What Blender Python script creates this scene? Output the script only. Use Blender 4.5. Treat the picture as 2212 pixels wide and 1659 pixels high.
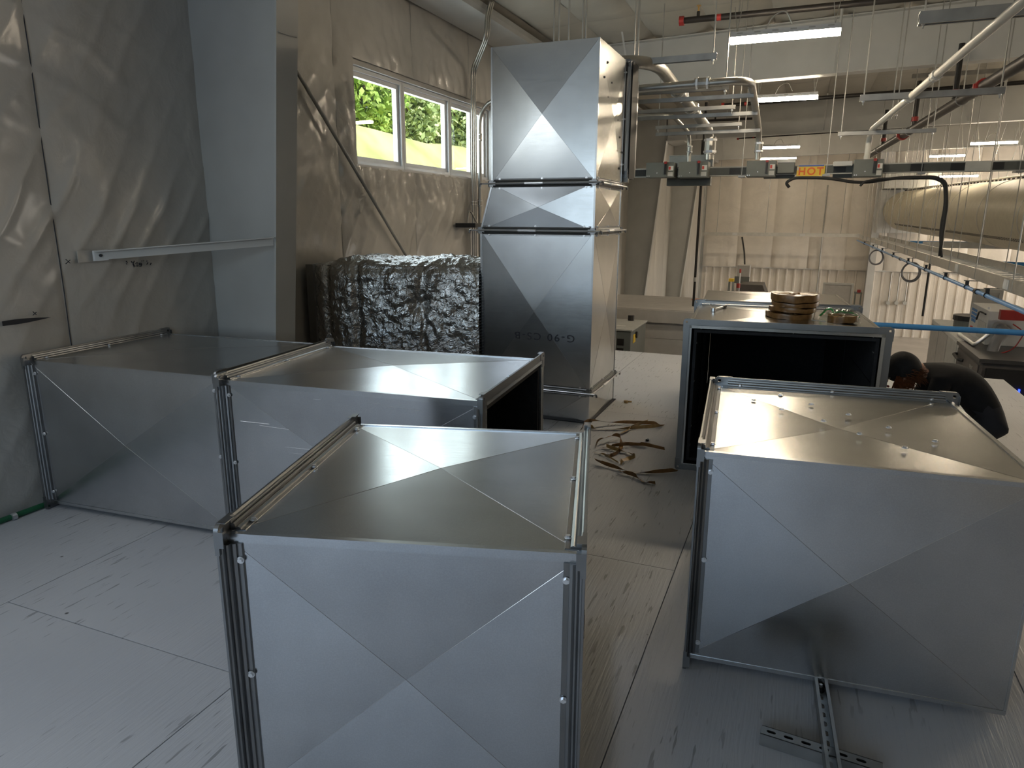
import bpy, bmesh, math, random
import numpy as np
from mathutils import Vector, Matrix, noise
from mathutils.geometry import tessellate_polygon
random.seed(7)
for o in list(bpy.data.objects): bpy.data.objects.remove(o)
SC = bpy.context.scene
COL = SC.collection
R = math.radians

# ------------------------------------------------------------------ camera
CAM_H, FPX, YAW, PITCH, ROLL = 1.6, 1502.3, 0.3903, 0.2341, 0.0039
FWD = Vector((-math.sin(YAW)*math.cos(PITCH), math.cos(YAW)*math.cos(PITCH), -math.sin(PITCH)))
_r = Vector((math.cos(YAW), math.sin(YAW), 0)); _u = _r.cross(FWD)
RGT = _r*math.cos(ROLL) + _u*math.sin(ROLL)
UPV = -_r*math.sin(ROLL) + _u*math.cos(ROLL)
cam = bpy.data.cameras.new('camera'); camo = bpy.data.objects.new('camera', cam); COL.objects.link(camo)
cam.sensor_width = 36.0; cam.lens = 36.0*FPX/2212; cam.clip_start = 0.05; cam.clip_end = 300
M4 = Matrix((RGT, UPV, -FWD)).transposed().to_4x4(); M4.translation = (0, 0, CAM_H)
camo.matrix_world = M4
SC.camera = camo
def P(px, py, x=None, y=None, z=None):
    """the point of the place seen at a photo position, on the plane x=, y= or z="""
    d = FWD + RGT*((px-1106)/FPX) - UPV*((py-829.5)/FPX)
    if y is not None: t = y/d.y
    elif x is not None: t = x/d.x
    else: t = (z-CAM_H)/d.z
    return Vector((0, 0, CAM_H)) + d*t

# ------------------------------------------------------------------ world, sun, daylight, exposure
W = bpy.data.worlds.new('world'); SC.world = W; W.use_nodes = True
nt = W.node_tree; bg = nt.nodes['Background']
sky = nt.nodes.new('ShaderNodeTexSky'); sky.sky_type = 'NISHITA'; sky.sun_disc = False
sky.sun_elevation = R(48); sky.sun_rotation = R(60); sky.air_density = 1.2; sky.dust_density = 2.0
nt.links.new(sky.outputs[0], bg.inputs[0]); bg.inputs[1].default_value = 0.3
sun = bpy.data.lights.new('sun', 'SUN'); sun.energy = 4.5; sun.angle = R(1.0); sun.color = (1, .95, .86)
suno = bpy.data.objects.new('sun', sun); COL.objects.link(suno); suno.rotation_euler = (R(20), R(38), R(10)); suno.location = (5, 0, 20)
def area(name, loc, rot, sx, sy, e, col):
    l = bpy.data.lights.new(name, 'AREA'); l.shape = 'RECTANGLE'; l.size = sx; l.size_y = sy; l.energy = e; l.color = col
    o = bpy.data.objects.new(name, l); COL.objects.link(o); o.location = loc; o.rotation_euler = rot
    return o
# daylight entering by the window in the side wall, by the windows of the near end wall, behind the camera
area('daylight_side_window', (-4.12, 7.17, 2.53), (0, R(-78), 0), 0.9, 3.0, 48, (.86, .95, 1.0))
area('daylight_near_window', (-3.86, .22, 2.53), (0, R(-70), 0), 0.9, 3.0, 30, (.88, .94, 1.0))
area('daylight_end_window', (-1.4, -3.85, 2.0), (R(78), 0, 0), 4.4, 2.1, 50, (.62, .80, 1.0))
area('added_hall_light', (15.85, 24.0, .9), (0, R(90), 0), 4.2, 7.0, 620, (1.0, .94, .86))  # unseen area light added to brighten the end wall; its doorway is invented
SC.view_settings.view_transform = 'Standard'; SC.view_settings.look = 'None'
SC.view_settings.exposure = 0.12; SC.view_settings.gamma = 1.0; SC.view_settings.use_curve_mapping = False

SC.cycles.use_adaptive_sampling = True; SC.cycles.adaptive_threshold = 0.08; SC.cycles.max_bounces = 5; SC.cycles.diffuse_bounces = 2; SC.cycles.glossy_bounces = 3; SC.cycles.transmission_bounces = 2; SC.cycles.caustics_reflective = False; SC.cycles.caustics_refractive = False

# ------------------------------------------------------------------ materials
MAT = {}
def node_mat(name):
    m = bpy.data.materials.new(name); m.use_nodes = True
    MAT[name] = m
    return m, m.node_tree, m.node_tree.nodes['Principled BSDF']
def N(nt, t, **kw):
    n = nt.nodes.new(t)
    for k, v in kw.items():
        if k in n.inputs: n.inputs[k].default_value = v
        else: setattr(n, k, v)
    return n
def coords(nt, scale=(1, 1, 1), kind='Object'):
    tc = N(nt, 'ShaderNodeTexCoord'); mp = N(nt, 'ShaderNodeMapping'); mp.inputs['Scale'].default_value = scale
    nt.links.new(tc.outputs[kind], mp.inputs[0]); return mp.outputs[0]
def ramp(nt, src, stops):
    r = N(nt, 'ShaderNodeValToRGB'); e = r.color_ramp.elements
    while len(e) < len(stops): e.new(0.5)
    for el, (p, c) in zip(e, stops): el.position = p; el.color = (*c, 1) if len(c) == 3 else c
    nt.links.new(src, r.inputs[0]); return r.outputs[0]
def bump(nt, b, src, strength, dist, prev=None):
    n = N(nt, 'ShaderNodeBump'); n.inputs['Strength'].default_value = strength; n.inputs['Distance'].default_value = dist
    nt.links.new(src, n.inputs['Height'])
    if prev: nt.links.new(prev, n.inputs['Normal'])
    nt.links.new(n.outputs[0], b.inputs['Normal']); return n.outputs[0]
def plain(name, col, rough=.5, metal=0.0, var=.12, scale=9, bmp=0.0, emit=None, spec=None):
    m, nt, b = node_mat(name)
    v = coords(nt); n = N(nt, 'ShaderNodeTexNoise', Scale=scale, Detail=2.0)
    nt.links.new(v, n.inputs['Vector'])
    c = ramp(nt, n.outputs[0], [(.3, tuple(max(0, x*(1-var)) for x in col)), (.7, tuple(min(1, x*(1+var)) for x in col))])
    nt.links.new(c, b.inputs['Base Color']); b.inputs['Roughness'].default_value = rough; b.inputs['Metallic'].default_value = metal
    if spec is not None: b.inputs['Specular IOR Level'].default_value = spec
    if bmp: bump(nt, b, n.outputs[0], bmp, .01)
    if emit:
        b.inputs['Emission Color'].default_value = (*emit[0], 1); b.inputs['Emission Strength'].default_value = emit[1]
    return m
def galvanized(name, col, r0, r1, can=.10):
    m, nt, b = node_mat(name)
    v = coords(nt)
    sp = N(nt, 'ShaderNodeTexVoronoi', Scale=260.0); nt.links.new(v, sp.inputs['Vector'])
    ns = N(nt, 'ShaderNodeTexNoise', Scale=2.3, Detail=3.0, Roughness=.6); nt.links.new(v, ns.inputs['Vector'])
    vs = coords(nt, (1.5, 14, 14)); st = N(nt, 'ShaderNodeTexNoise', Scale=6.0, Detail=3.0); nt.links.new(vs, st.inputs['Vector'])
    c1 = ramp(nt, ns.outputs[0], [(.3, tuple(x*.86 for x in col)), (.7, tuple(x*1.06 for x in col))])
    c2 = ramp(nt, sp.outputs['Distance'], [(.0, (.93, .93, .93)), (.8, (1.04, 1.04, 1.04))])
    mx = N(nt, 'ShaderNodeMixRGB', blend_type='MULTIPLY'); mx.inputs[0].default_value = 1
    nt.links.new(c1, mx.inputs[1]); nt.links.new(c2, mx.inputs[2]); nt.links.new(mx.outputs[0], b.inputs['Base Color'])
    rr = ramp(nt, st.outputs[0], [(.3, (r0,)*3), (.7, (r1,)*3)]); nt.links.new(rr, b.inputs['Roughness'])
    b.inputs['Metallic'].default_value = 1.0
    lo = N(nt, 'ShaderNodeTexNoise', Scale=1.7, Detail=1.0); nt.links.new(v, lo.inputs['Vector'])
    p = bump(nt, b, lo.outputs[0], can, .03)
    bump(nt, b, sp.outputs['Distance'], .008, .002, p)
    return m
galvanized('galv', (.60, .62, .64), .225, .255)
plain('galv_flange', (.27, .275, .28), .34, 1.0, .10, 5)
galvanized('galv_warm', (.60, .60, .58), .225, .26)
plain('strut_metal', (.36, .355, .34), .42, 1.0)
plain('zinc', (.82, .83, .85), .28, .8, .05)
plain('liner', (.012, .013, .015), .85, 0, .3, 30, .2)
plain('black', (.015, .015, .016), .45)
plain('black_rubber', (.02, .02, .02), .6)
plain('dark_steel', (.022, .019, .017), .45, .2)
plain('red_paint', (.34, .03, .025), .4)
plain('white_steel', (.66, .655, .63), .45, 0, .05, 3)
plain('white_steel_dim', (.50, .50, .48), .5, 0, .05, 3)  # darker copy of the white steel, dimmer light on the columns put into colour
plain('white_vinyl', (.82, .82, .82), .3, 0, .03)
plain('white_pipe', (.78, .75, .68), .4, 0, .04)
plain('conduit', (.46, .45, .42), .42, 1.0, .08)
plain('grey_enamel', (.165, .175, .16), .45, 0, .05)
plain('grey_light', (.52, .52, .49), .5, 0, .06)
plain('grey_bus', (.10, .105, .097), .45, .2, .06)
plain('blue_pipe', (.06, .27, .62), .35, 0, .05)
plain('blue_pale', (.16, .36, .68), .35, 0, .05)
plain('cream_duct', (.60, .55, .42), .5, .1, .05)
plain('tray_metal', (.62, .60, .55), .4, .85, .06)
plain('kraft_tape', (.27, .135, .045), .25, 0, .25, 25)
plain('gold_tape', (.46, .29, .10), .35, 0, .2, 25)
plain('green_hose', (.02, .14, .06), .45)
plain('green_zip', (.03, .38, .08), .4)
plain('yellow', (.85, .58, .05), .5)
plain('sign_yellow', (.9, .62, .06), .5, 0, .03)
plain('sign_orange', (.85, .16, .02), .5, 0, .03)
plain('sign_blue', (.08, .16, .55), .5, 0, .03)
plain('ink', (.02, .022, .03), .6)
plain('paper', (.75, .74, .7), .6, 0, .03)
plain('paper_red', (.6, .08, .06), .6)
plain('bronze_panel', (.10, .09, .085), .5, 0, .08)
plain('mdf_grey', (.50, .48, .45), .7, 0, .06)
plain('room_paint', (.62, .60, .58), .6, 0, .05, 5)
plain('concrete', (.42, .39, .36), .4, 0, .12, 2)
plain('shirt', (.007, .007, .008), .9, 0, .25, 14, .15)
plain('trouser', (.02, .021, .026), .85)
plain('cap_cloth', (.010, .011, .014), .75, 0, .2, 40, .2)
plain('skin', (.52, .29, .20), .5, 0, .08)
plain('hair', (.16, .055, .02), .55, 0, .35, 60, .4)
plain('led_white', (.9, .9, .85), .4, 0, .02, emit=((1, .84, .62), 92))
plain('led_blue', (.05, .1, .9), .4, 0, .02, emit=((.02, .05, 1), 5))
plain('soil', (.30, .24, .10), .9, 0, .3, 3)
plain('bark', (.10, .07, .05), .9)
plain('plastic_dark', (.05, .05, .052), .4)
plain('box_white', (.66, .66, .64), .45, 0, .04)
plain('logo_blue', (.06, .25, .6), .5)
plain('hose_grey', (.17, .17, .18), .45, 0, .05)
plain('orange_mark', (.8, .2, .06), .7)

def painted_ply(name):
    m, nt, b = node_mat(name)
    v = coords(nt)
    oi = N(nt, 'ShaderNodeObjectInfo')
    add = N(nt, 'ShaderNodeVectorMath', operation='ADD'); sc = N(nt, 'ShaderNodeVectorMath', operation='SCALE'); sc.inputs['Scale'].default_value = 37
    nt.links.new(oi.outputs['Random'], sc.inputs[0]); nt.links.new(v, add.inputs[0]); nt.links.new(sc.outputs[0], add.inputs[1])
    mp = N(nt, 'ShaderNodeMapping'); mp.inputs['Scale'].default_value = (46, 2.2, 1); nt.links.new(add.outputs[0], mp.inputs[0])
    g = N(nt, 'ShaderNodeTexNoise', Scale=1.6, Detail=3.0, Roughness=.6, Distortion=.5); nt.links.new(mp.outputs[0], g.inputs['Vector'])
    mp2 = N(nt, 'ShaderNodeMapping'); mp2.inputs['Scale'].default_value = (26, 2.6, 1); nt.links.new(add.outputs[0], mp2.inputs[0])
    ck = N(nt, 'ShaderNodeTexNoise', Scale=2.4, Detail=2.0); nt.links.new(mp2.outputs[0], ck.inputs['Vector'])
    big = N(nt, 'ShaderNodeTexNoise', Scale=1.1, Detail=2.0); nt.links.new(add.outputs[0], big.inputs['Vector'])
    base = ramp(nt, big.outputs[0], [(.3, (.60, .605, .63)), (.7, (.70, .70, .715))])
    # open checks in the face veneer: fine dark lines in the run of the grain, in patches
    line = ramp(nt, ck.outputs[0], [(.64, (1, 1, 1)), (.68, (.55, .55, .55))])
    msk = ramp(nt, big.outputs[0], [(.42, (0, 0, 0)), (.56, (1, 1, 1))])
    mx = N(nt, 'ShaderNodeMixRGB', blend_type='MULTIPLY'); nt.links.new(msk, mx.inputs[0]); nt.links.new(base, mx.inputs[1]); nt.links.new(line, mx.inputs[2])
    # knots and nail dents
    vo = N(nt, 'ShaderNodeTexVoronoi', Scale=3.4); nt.links.new(add.outputs[0], vo.inputs['Vector'])
    dot = ramp(nt, vo.outputs['Distance'], [(.018, (.10, .09, .08)), (.032, (1, 1, 1))])
    m2 = N(nt, 'ShaderNodeMixRGB', blend_type='MULTIPLY'); m2.inputs[0].default_value = .9
    nt.links.new(mx.outputs[0], m2.inputs[1]); nt.links.new(dot, m2.inputs[2]); nt.links.new(m2.outputs[0], b.inputs['Base Color'])
    b.inputs['Roughness'].default_value = .42
    p = bump(nt, b, g.outputs[0], .6, .005)
    bump(nt, b, ck.outputs[0], .25, .004, p)
painted_ply('painted_ply')
def vinyl(name, col, rough):
    m, nt, b = node_mat(name)
    v = coords(nt)
    n1 = N(nt, 'ShaderNodeTexNoise', Scale=2.0, Detail=3.0, Roughness=.6, Distortion=.6); nt.links.new(v, n1.inputs['Vector'])
    n2 = N(nt, 'ShaderNodeTexNoise', Scale=9.0, Detail=3.0, Roughness=.65, Distortion=1.2); nt.links.new(v, n2.inputs['Vector'])
    c = ramp(nt, n1.outputs[0], [(.3, tuple(x*.93 for x in col)), (.7, tuple(x*1.04 for x in col))])
    nt.links.new(c, b.inputs['Base Color']); b.inputs['Roughness'].default_value = rough
    b.inputs['Coat Weight'].default_value = .45; b.inputs['Coat Roughness'].default_value = .18
    p = bump(nt, b, n1.outputs[0], .25, .05)
    bump(nt, b, n2.outputs[0], .22, .012, p)
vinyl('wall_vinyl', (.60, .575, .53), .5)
vinyl('wall_vinyl_lit', (.80, .735, .65), .5)  # paler copy of the wall vinyl, the hall's brightness put into its colour
vinyl('roof_vinyl', (.60, .56, .48), .55)
def foil(name):
    m, nt, b = node_mat(name)
    v = coords(nt)
    n1 = N(nt, 'ShaderNodeTexNoise', Scale=14.0, Detail=3.0, Roughness=.62, Distortion=1.5); nt.links.new(v, n1.inputs['Vector'])
    vs = coords(nt, (1, 1, .35)); n2 = N(nt, 'ShaderNodeTexNoise', Scale=38.0, Detail=3.0, Distortion=.8); nt.links.new(vs, n2.inputs['Vector'])
    b.inputs['Base Color'].default_value = (.50, .50, .49, 1); b.inputs['Metallic'].default_value = 1; b.inputs['Roughness'].default_value = .26
    p = bump(nt, b, n1.outputs[0], .55, .03); bump(nt, b, n2.outputs[0], .35, .008, p)
foil('foil')
def leafy(name, c1, c2, sc=5):
    m, nt, b = node_mat(name); v = coords(nt, kind='Object')
    n = N(nt, 'ShaderNodeTexNoise', Scale=sc, Detail=3.0); nt.links.new(v, n.inputs['Vector'])
    nt.links.new(ramp(nt, n.outputs[0], [(.35, c1), (.65, c2)]), b.inputs['Base Color']); b.inputs['Roughness'].default_value = .7
leafy('leaf', (.20, .38, .05), (.50, .66, .16), 3)
leafy('leaf_pale', (.34, .48, .16), (.62, .72, .36), 3)
leafy('lawn', (.36, .42, .13), (.58, .50, .28), .8)
def glass(name, rough=.0, tint=(1, 1, 1), ior=1.45):
    m, nt, b = node_mat(name)
    out = nt.nodes['Material Output']
    tr = N(nt, 'ShaderNodeBsdfTransparent'); tr.inputs[0].default_value = (*tint, 1)
    gl = N(nt, 'ShaderNodeBsdfGlossy'); gl.inputs['Roughness'].default_value = rough
    fr = N(nt, 'ShaderNodeFresnel'); fr.inputs['IOR'].default_value = ior
    mx = N(nt, 'ShaderNodeMixShader'); ge = N(nt, 'ShaderNodeNewGeometry'); inv_ = N(nt, 'ShaderNodeMath', operation='SUBTRACT'); inv_.inputs[0].default_value = 1.0; nt.links.new(ge.outputs['Backfacing'], inv_.inputs[1]); mu = N(nt, 'ShaderNodeMath', operation='MULTIPLY'); nt.links.new(fr.outputs[0], mu.inputs[0]); nt.links.new(inv_.outputs[0], mu.inputs[1]); nt.links.new(mu.outputs[0], mx.inputs[0]); nt.links.new(tr.outputs[0], mx.inputs[1]); nt.links.new(gl.outputs[0], mx.inputs[2])
    nt.links.new(mx.outputs[0], out.inputs[0])
glass('pane_glass', 0, (.96, .98, .97)); glass('clear_bag', .10, (.86, .88, .86), 2.2)

# ------------------------------------------------------------------ mesh helpers
def world_of(o):
    m = Matrix.Identity(4)
    while o is not None:
        m = o.matrix_basis @ m; o = o.parent
    return m
class MB:
    def __init__(s): s.v = []; s.f = []
    def add(s, vs, fs):
        n = len(s.v); s.v += [Vector(p) for p in vs]; s.f += [tuple(i+n for i in f) for f in fs]; return s
    def box(s, x0, x1, y0, y1, z0, z1):
        return s.add([(x0, y0, z0), (x1, y0, z0), (x1, y1, z0), (x0, y1, z0), (x0, y0, z1), (x1, y0, z1), (x1, y1, z1), (x0, y1, z1)],
                     [(3, 2, 1, 0), (4, 5, 6, 7), (0, 1, 5, 4), (1, 2, 6, 5), (2, 3, 7, 6), (3, 0, 4, 7)])
    def obox(s, c, a, b, d):
        """box from its centre and three half vectors"""
        c, a, b, d = map(Vector, (c, a, b, d))
        vs = [c+a*i+b*j+d*k for k in (-1, 1) for j in (-1, 1) for i in (-1, 1)]
        return s.add(vs, [(0, 2, 3, 1), (4, 5, 7, 6), (0, 1, 5, 4), (2, 6, 7, 3), (0, 4, 6, 2), (1, 3, 7, 5)])
    def extrude(s, pts, vec):
        n = len(pts); vec = Vector(vec); a = [Vector(p) for p in pts]; b = [p+vec for p in a]
        return s.add(a+b, [tuple(range(n))[::-1], tuple(range(n, 2*n))] + [(i, (i+1) % n, n+(i+1) % n, n+i) for i in range(n)])
    def holed(s, outer, holes, to3, vec):
        """plate with holes: 2D outline and holes, mapped by to3, thickness vec"""
        loops = [[Vector((x, y, 0)) for x, y in l] for l in [outer]+holes]
        tris = tessellate_polygon(loops); flat = [p for l in loops for p in l]; vec = Vector(vec)
        a = [Vector(to3(p.x, p.y)) for p in flat]; n = len(a)
        fs = [t for t in tris] + [tuple(i+n for i in t[::-1]) for t in tris]
        k = 0
        for l in loops:
            m = len(l)
            fs += [(k+i, k+(i+1) % m, n+k+(i+1) % m, n+k+i) for i in range(m)]; k += m
        return s.add(a+[p+vec for p in a], fs)
    def tube(s, path, r, seg=10, closed=False, caps=True):
        path = [Vector(p) for p in path]; n = len(path); rr = r if isinstance(r, (list, tuple)) else [r]*n
        tang = []
        for i in range(n):
            a = path[(i-1) % n] if (closed or i > 0) else path[i]; b = path[(i+1) % n] if (closed or i < n-1) else path[i]
            t = (b-a); tang.append(t.normalized() if t.length > 1e-9 else Vector((0, 0, 1)))
        up = Vector((0, 0, 1)) if abs(tang[0].z) < .9 else Vector((1, 0, 0))
        nrm = (up - tang[0]*up.dot(tang[0])).normalized(); vs = []
        for i in range(n):
            nrm = (nrm - tang[i]*nrm.dot(tang[i])).normalized(); bi = tang[i].cross(nrm)
            vs += [path[i] + (nrm*math.cos(2*math.pi*k/seg) + bi*math.sin(2*math.pi*k/seg))*rr[i] for k in range(seg)]
        fs = []
        for i in range(n if closed else n-1):
            j = (i+1) % n
            fs += [(i*seg+k, i*seg+(k+1) % seg, j*seg+(k+1) % seg, j*seg+k) for k in range(seg)]
        if caps and not closed: fs += [tuple(range(seg))[::-1], tuple((n-1)*seg+k for k in range(seg))]
        return s.add(vs, fs)
    def cyl(s, a, b, r, seg=12): return s.tube([a, b], r, seg)
    def grid(s, fn, nu, nv):
        vs = [fn(i/nu, j/nv) for j in range(nv+1) for i in range(nu+1)]
        return s.add(vs, [(j*(nu+1)+i, j*(nu+1)+i+1, (j+1)*(nu+1)+i+1, (j+1)*(nu+1)+i) for j in range(nv) for i in range(nu)])
    def build(s, name, mat, parent=None, smooth=False, bevel=0, world=False):
        me = bpy.data.meshes.new(name); vs = s.v
        if world and parent is not None:
            inv = world_of(parent).inverted(); vs = [inv @ p for p in vs]
        me.from_pydata([tuple(p) for p in vs], [], s.f)
        bm = bmesh.new(); bm.from_mesh(me); bmesh.ops.recalc_face_normals(bm, faces=bm.faces)
        if bevel: bmesh.ops.bevel(bm, geom=list(bm.edges), offset=bevel, segments=2, affect='EDGES', profile=.6)
        bm.to_mesh(me); bm.free()
        if smooth:
            for p in me.polygons: p.use_smooth = True
            if smooth == 'auto':
                try: me.set_sharp_from_angle(angle=R(38))
                except Exception: pass
        me.materials.append(MAT[mat])
        o = bpy.data.objects.new(name, me); COL.objects.link(o)
        if parent is not None: o.parent = parent
        return o
def tag(o, label=None, cat=None, group=None, kind=None):
    if label: o['label'] = label
    if cat: o['category'] = cat
    if group: o['group'] = group
    if kind: o['kind'] = kind
    return o
def empty(name, loc=(0, 0, 0), rz=0.0, label=None, cat=None, group=None, kind=None):
    o = bpy.data.objects.new(name, None); COL.objects.link(o); o.location = loc; o.rotation_euler = (0, 0, rz); o.empty_display_size = .1
    return tag(o, label, cat, group, kind)
def struct(name, mb, mat, **k):
    o = mb.build(name, mat, **k); o['kind'] = 'structure'; return o
def arc(c, a, b, r, n=8, deg=90):
    """points from c+a*r turning towards c+b*r"""
    c, a, b = Vector(c), Vector(a), Vector(b)
    return [c + (a*math.cos(R(deg)*i/n) + b*math.sin(R(deg)*i/n))*r for i in range(n+1)]
def bend(pts, r, n=7):
    """polyline with its inner corners rounded to radius r"""
    pts = [Vector(p) for p in pts]; out = [pts[0]]
    for i in range(1, len(pts)-1):
        p = pts[i]; a = (pts[i-1]-p); b = (pts[i+1]-p)
        rr = min(r, a.length*.48, b.length*.48); a = p+a.normalized()*rr; b = p+b.normalized()*rr
        out += [(a*(1-t)**2 + p*2*t*(1-t) + b*t**2) for t in [k/n for k in range(n+1)]]
    return out+[pts[-1]]
def fbm(x, y, z=0, o=4):
    return noise.fractal(Vector((x, y, z)), 1.0, 2.0, o)

# ------------------------------------------------------------------ the setting
XW = -3.877; YB, YE, XR = -4.0, 30.0, 16.0; ZF = -2.75
WY0, WY1, WZ0, WZ1 = 5.655, 8.70, 2.075, 2.99
def zt(x): return 3.93 + .03*(x+1.5)
def zb(x): return 3.34 + .022*(x+.8)
# hall floor and the raised plywood deck the ducts lie on
struct('floor', MB().box(XW-.3, XR+.2, YB-.2, YE+.2, ZF-.2, ZF), 'concrete')
deck = struct('floor', MB().box(XW-.05, 2.03, YB, 8.40, -.24, -.0145), 'room_paint')
xs = [XW+.02, -3.0, -1.71, -.42, .85, 2.03]
joints = [[1.1, 3.7, 6.2], [1.65, 4.25, 6.85], [.45, 3.03, 5.6], [1.3, 3.9, 6.45], [2.0, 4.6, 7.2]]
for i in range(5):
    ys = [YB] + joints[i] + [8.40]
    for a, b in zip(ys[:-1], ys[1:]):
        g = .0022
        o = MB().box(xs[i]+g, xs[i+1]-g, a+g, b-g, -.014, random.uniform(-.0008, .0006)).build('plywood_sheet', 'painted_ply', deck)
# left wall: outer skin with the window opening, then the white faced insulation in strips
wl = MB(); X0, X1 = XW-.27, XW-.06
VY0, VY1 = -1.30, 1.75
wl.box(X0, X1, YB-.2, VY0, ZF, 4.1).box(X0, X1, VY1, WY0, ZF, 4.1).box(X0, X1, VY0, VY1, ZF, WZ0).box(X0, X1, VY0, VY1, WZ1, 4.1).box(X0, X1, WY1, YE+.2, ZF, 4.1).box(X0, X1, WY0, WY1, ZF, WZ0).box(X0, X1, WY0, WY1, WZ1, 4.1)
wall_left = struct('wall_left', wl, 'white_steel')
SEAMS = [5.40+1.34*k for k in range(-7, 19)]
def wall_d(y, z, s0, s1):
    t = (y-s0)/(s1-s0); e = max(0, min(t, 1-t))
    d = .030*min(1, (e/.22))**.6 - .03
    d += .010*fbm(y*1.3, z*.8, 3) + .0035*fbm(y*7, z*5, 13)
    # slack folds running down to the right, strongest where the facing is drawn to the girt
    k = math.exp(-((z-1.62)/.42)**2) + .55*math.exp(-((z-2.6)/.5)**2) + .45*math.exp(-((z-.5)/.5)**2)
    q = (y*.92 - z*.62) + .09*fbm(y*.9, z*.9, 9)
    f = abs(math.sin(q*15.0)); d += .015*k*(1-f)**2.5*(.5+.8*max(0, fbm(y*1.7, z*1.1, 5)+.3))
    q2 = (y*.45 + z*.9) + .1*fbm(y*1.1, z*1.1, 21)
    f = abs(math.sin(q2*11+1.0)); d += .012*(1-f)**4*max(0, fbm(y*.9, z*.9, 33)+.25)
    # gathers round the window opening
    if 5.2 < y < 9.2:
        dw = max(WY0-y, y-WY1, WZ0-z, z-WZ1, 0)
        d += .024*math.exp(-dw*4)*abs(math.sin((y+z*.35)*17+2*fbm(y*2, z*2, 4)))
        d *= min(1, .25+dw*6) if dw < .15 else 1
    return d
for s0, s1 in zip(SEAMS[:-1], SEAMS[1:]):
    y0, y1 = max(s0, YB), min(s1, YE-.02)
    if y1-y0 < .05: continue
    zl = -.02 if y1 < 8.5 else ZF
    near = y0 < 9; st = .024 if near else .16
    rects = []
    def addr(a, b, c, d):
        if b-a > .01 and d-c > .01: rects.append((a, b, c, d))
    if y1 > WY0 and y0 < WY1:
        addr(y0, min(y1, WY0), zl, 3.97); addr(max(y0, WY1), y1, zl, 3.97)
        a, b = max(y0, WY0), min(y1, WY1); addr(a, b, zl, WZ0); addr(a, b, WZ1, 3.97)
    elif y1 > VY0 and y0 < VY1:
        addr(y0, min(y1, VY0), zl, 3.97); addr(max(y0, VY1), y1, zl, 3.97)
        a, b = max(y0, VY0), min(y1, VY1); addr(a, b, zl, WZ0); addr(a, b, WZ1, 3.97)
    else: addr(y0, y1, zl, 3.97)
    mb = MB()
    for a, b, c, d in rects:
        nu = max(2, int((b-a)/st)); nv = max(2, int((d-c)/st))
        mb.grid(lambda u, v: (XW + wall_d(a+(b-a)*u, c+(d-c)*v, s0, s1), a+(b-a)*u, c+(d-c)*v), nu, nv)
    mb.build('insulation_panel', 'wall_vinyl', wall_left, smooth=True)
# taped seams, the slit in the facing, pen marks and splashes
for s in SEAMS[5:12]:
    for a, b in ([(-.0, 3.9)] if not (WY0 < s < WY1) else [(0, WZ0-.01), (WZ1+.01, 3.9)]):
        MB().grid(lambda u, v: (XW-.029+.004*u+.002*math.sin(v*23), s-.001+.004*u+.006*fbm(v*3, s), a+(b-a)*v), 1, 30).build('seam_edge', 'ink' if s < 3.6 else 'grey_light', wall_left)
a, b = P(0, 699, x=XW), P(105, 685, x=XW)
tear = [a+(b-a)*t+Vector((.018, 0, .014*math.sin(math.pi*min(1, .35+t*.65))**1.0)) for t in [i/8 for i in range(9)]] + [a+(b-a)*t+Vector((.018, 0, -.013*math.sin(math.pi*min(1, .35+t*.65)))) for t in [i/8 for i in range(8, -1, -1)]]
MB().extrude(tear, (.002, 0, 0)).build('tear', 'ink', wall_left)
def stroke(pts, r, name, mat, parent): return MB().tube(pts, r, 5).build(name, mat, parent)
for cx, cy, s in ((147, 565, 5), (75, 677, 4)):
    m = MB()
    for d in (1, -1): m.tube([P(cx-s, cy-s*d, x=XW+.014), P(cx+s*.9, cy+s*d*.7, x=XW+.014)], .0022, 5)
    m.build('pen_mark', 'ink', wall_left)
m = MB()
for i in range(26):
    c = P(298+random.gauss(0, 13), 568+random.gauss(0, 6), x=XW+.012); r = random.uniform(.002, .006)
    m.tube([c, c+Vector((0, random.uniform(-.012, .012), random.uniform(-.02, .02)))], r*.6, 5)
m.build('paint_splash', 'ink', wall_left)['kind'] = 'stuff'
# far end wall: insulation above, ribbed liner sheets below
wf = struct('wall_far', MB().box(XW-.3, XR+.2, YE, YE+.2, ZF-.2, 4.8), 'white_steel')
x = XW+.05; i = 0
while x < XR:
    b = min(x+1.33, XR)
    x0_ = x
    MB().grid(lambda u, v: (x0_+(b-x0_)*u, YE-.05-.06*min(1, min(u, 1-u)/.2)**.6*1.0-.03*fbm((x0_+u)*1.2, v*5, 7)-.03*math.exp(-((v-.05)/.08)**2)*abs(math.sin(u*14)), -.30+(zt(x0_)+.35)*v), 16, 40).build('insulation_panel', 'wall_vinyl_lit', wf, smooth=True)
    x = b
x = XW+.05
while x < XR:
    w = .93; pts = [(0, 0)]
    for k in range(3):
        c = .155+.31*k; pts += [(c-.045, 0), (c-.025, .035), (c+.025, .035), (c+.045, 0)]
    pts += [(w, 0), (w, -.01), (0, -.01)]
    MB().extrude([(x+a, YE-.03-d, ZF) for a, d in pts], (0, 0, 2.44)).build('liner_sheet', 'wall_vinyl_lit', wf)
    x += w+.004
MB().box(XW, XR, YE-.10, YE-.02, -.315, -.275).build('wall_cap', 'white_steel', wf)
struct('wall_right', MB().box(XR, XR+.2, YB-.2, 20.4, ZF, 5).box(XR, XR+.2, 27.6, YE+.2, ZF, 5).box(XR, XR+.2, 20.4, 27.6, 3.05, 5), 'wall_vinyl_lit')  # opening added to go with the unseen hall light
wb = MB(); bx0, bx1, bz0, bz1 = -3.6, .8, .95, 3.05
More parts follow.
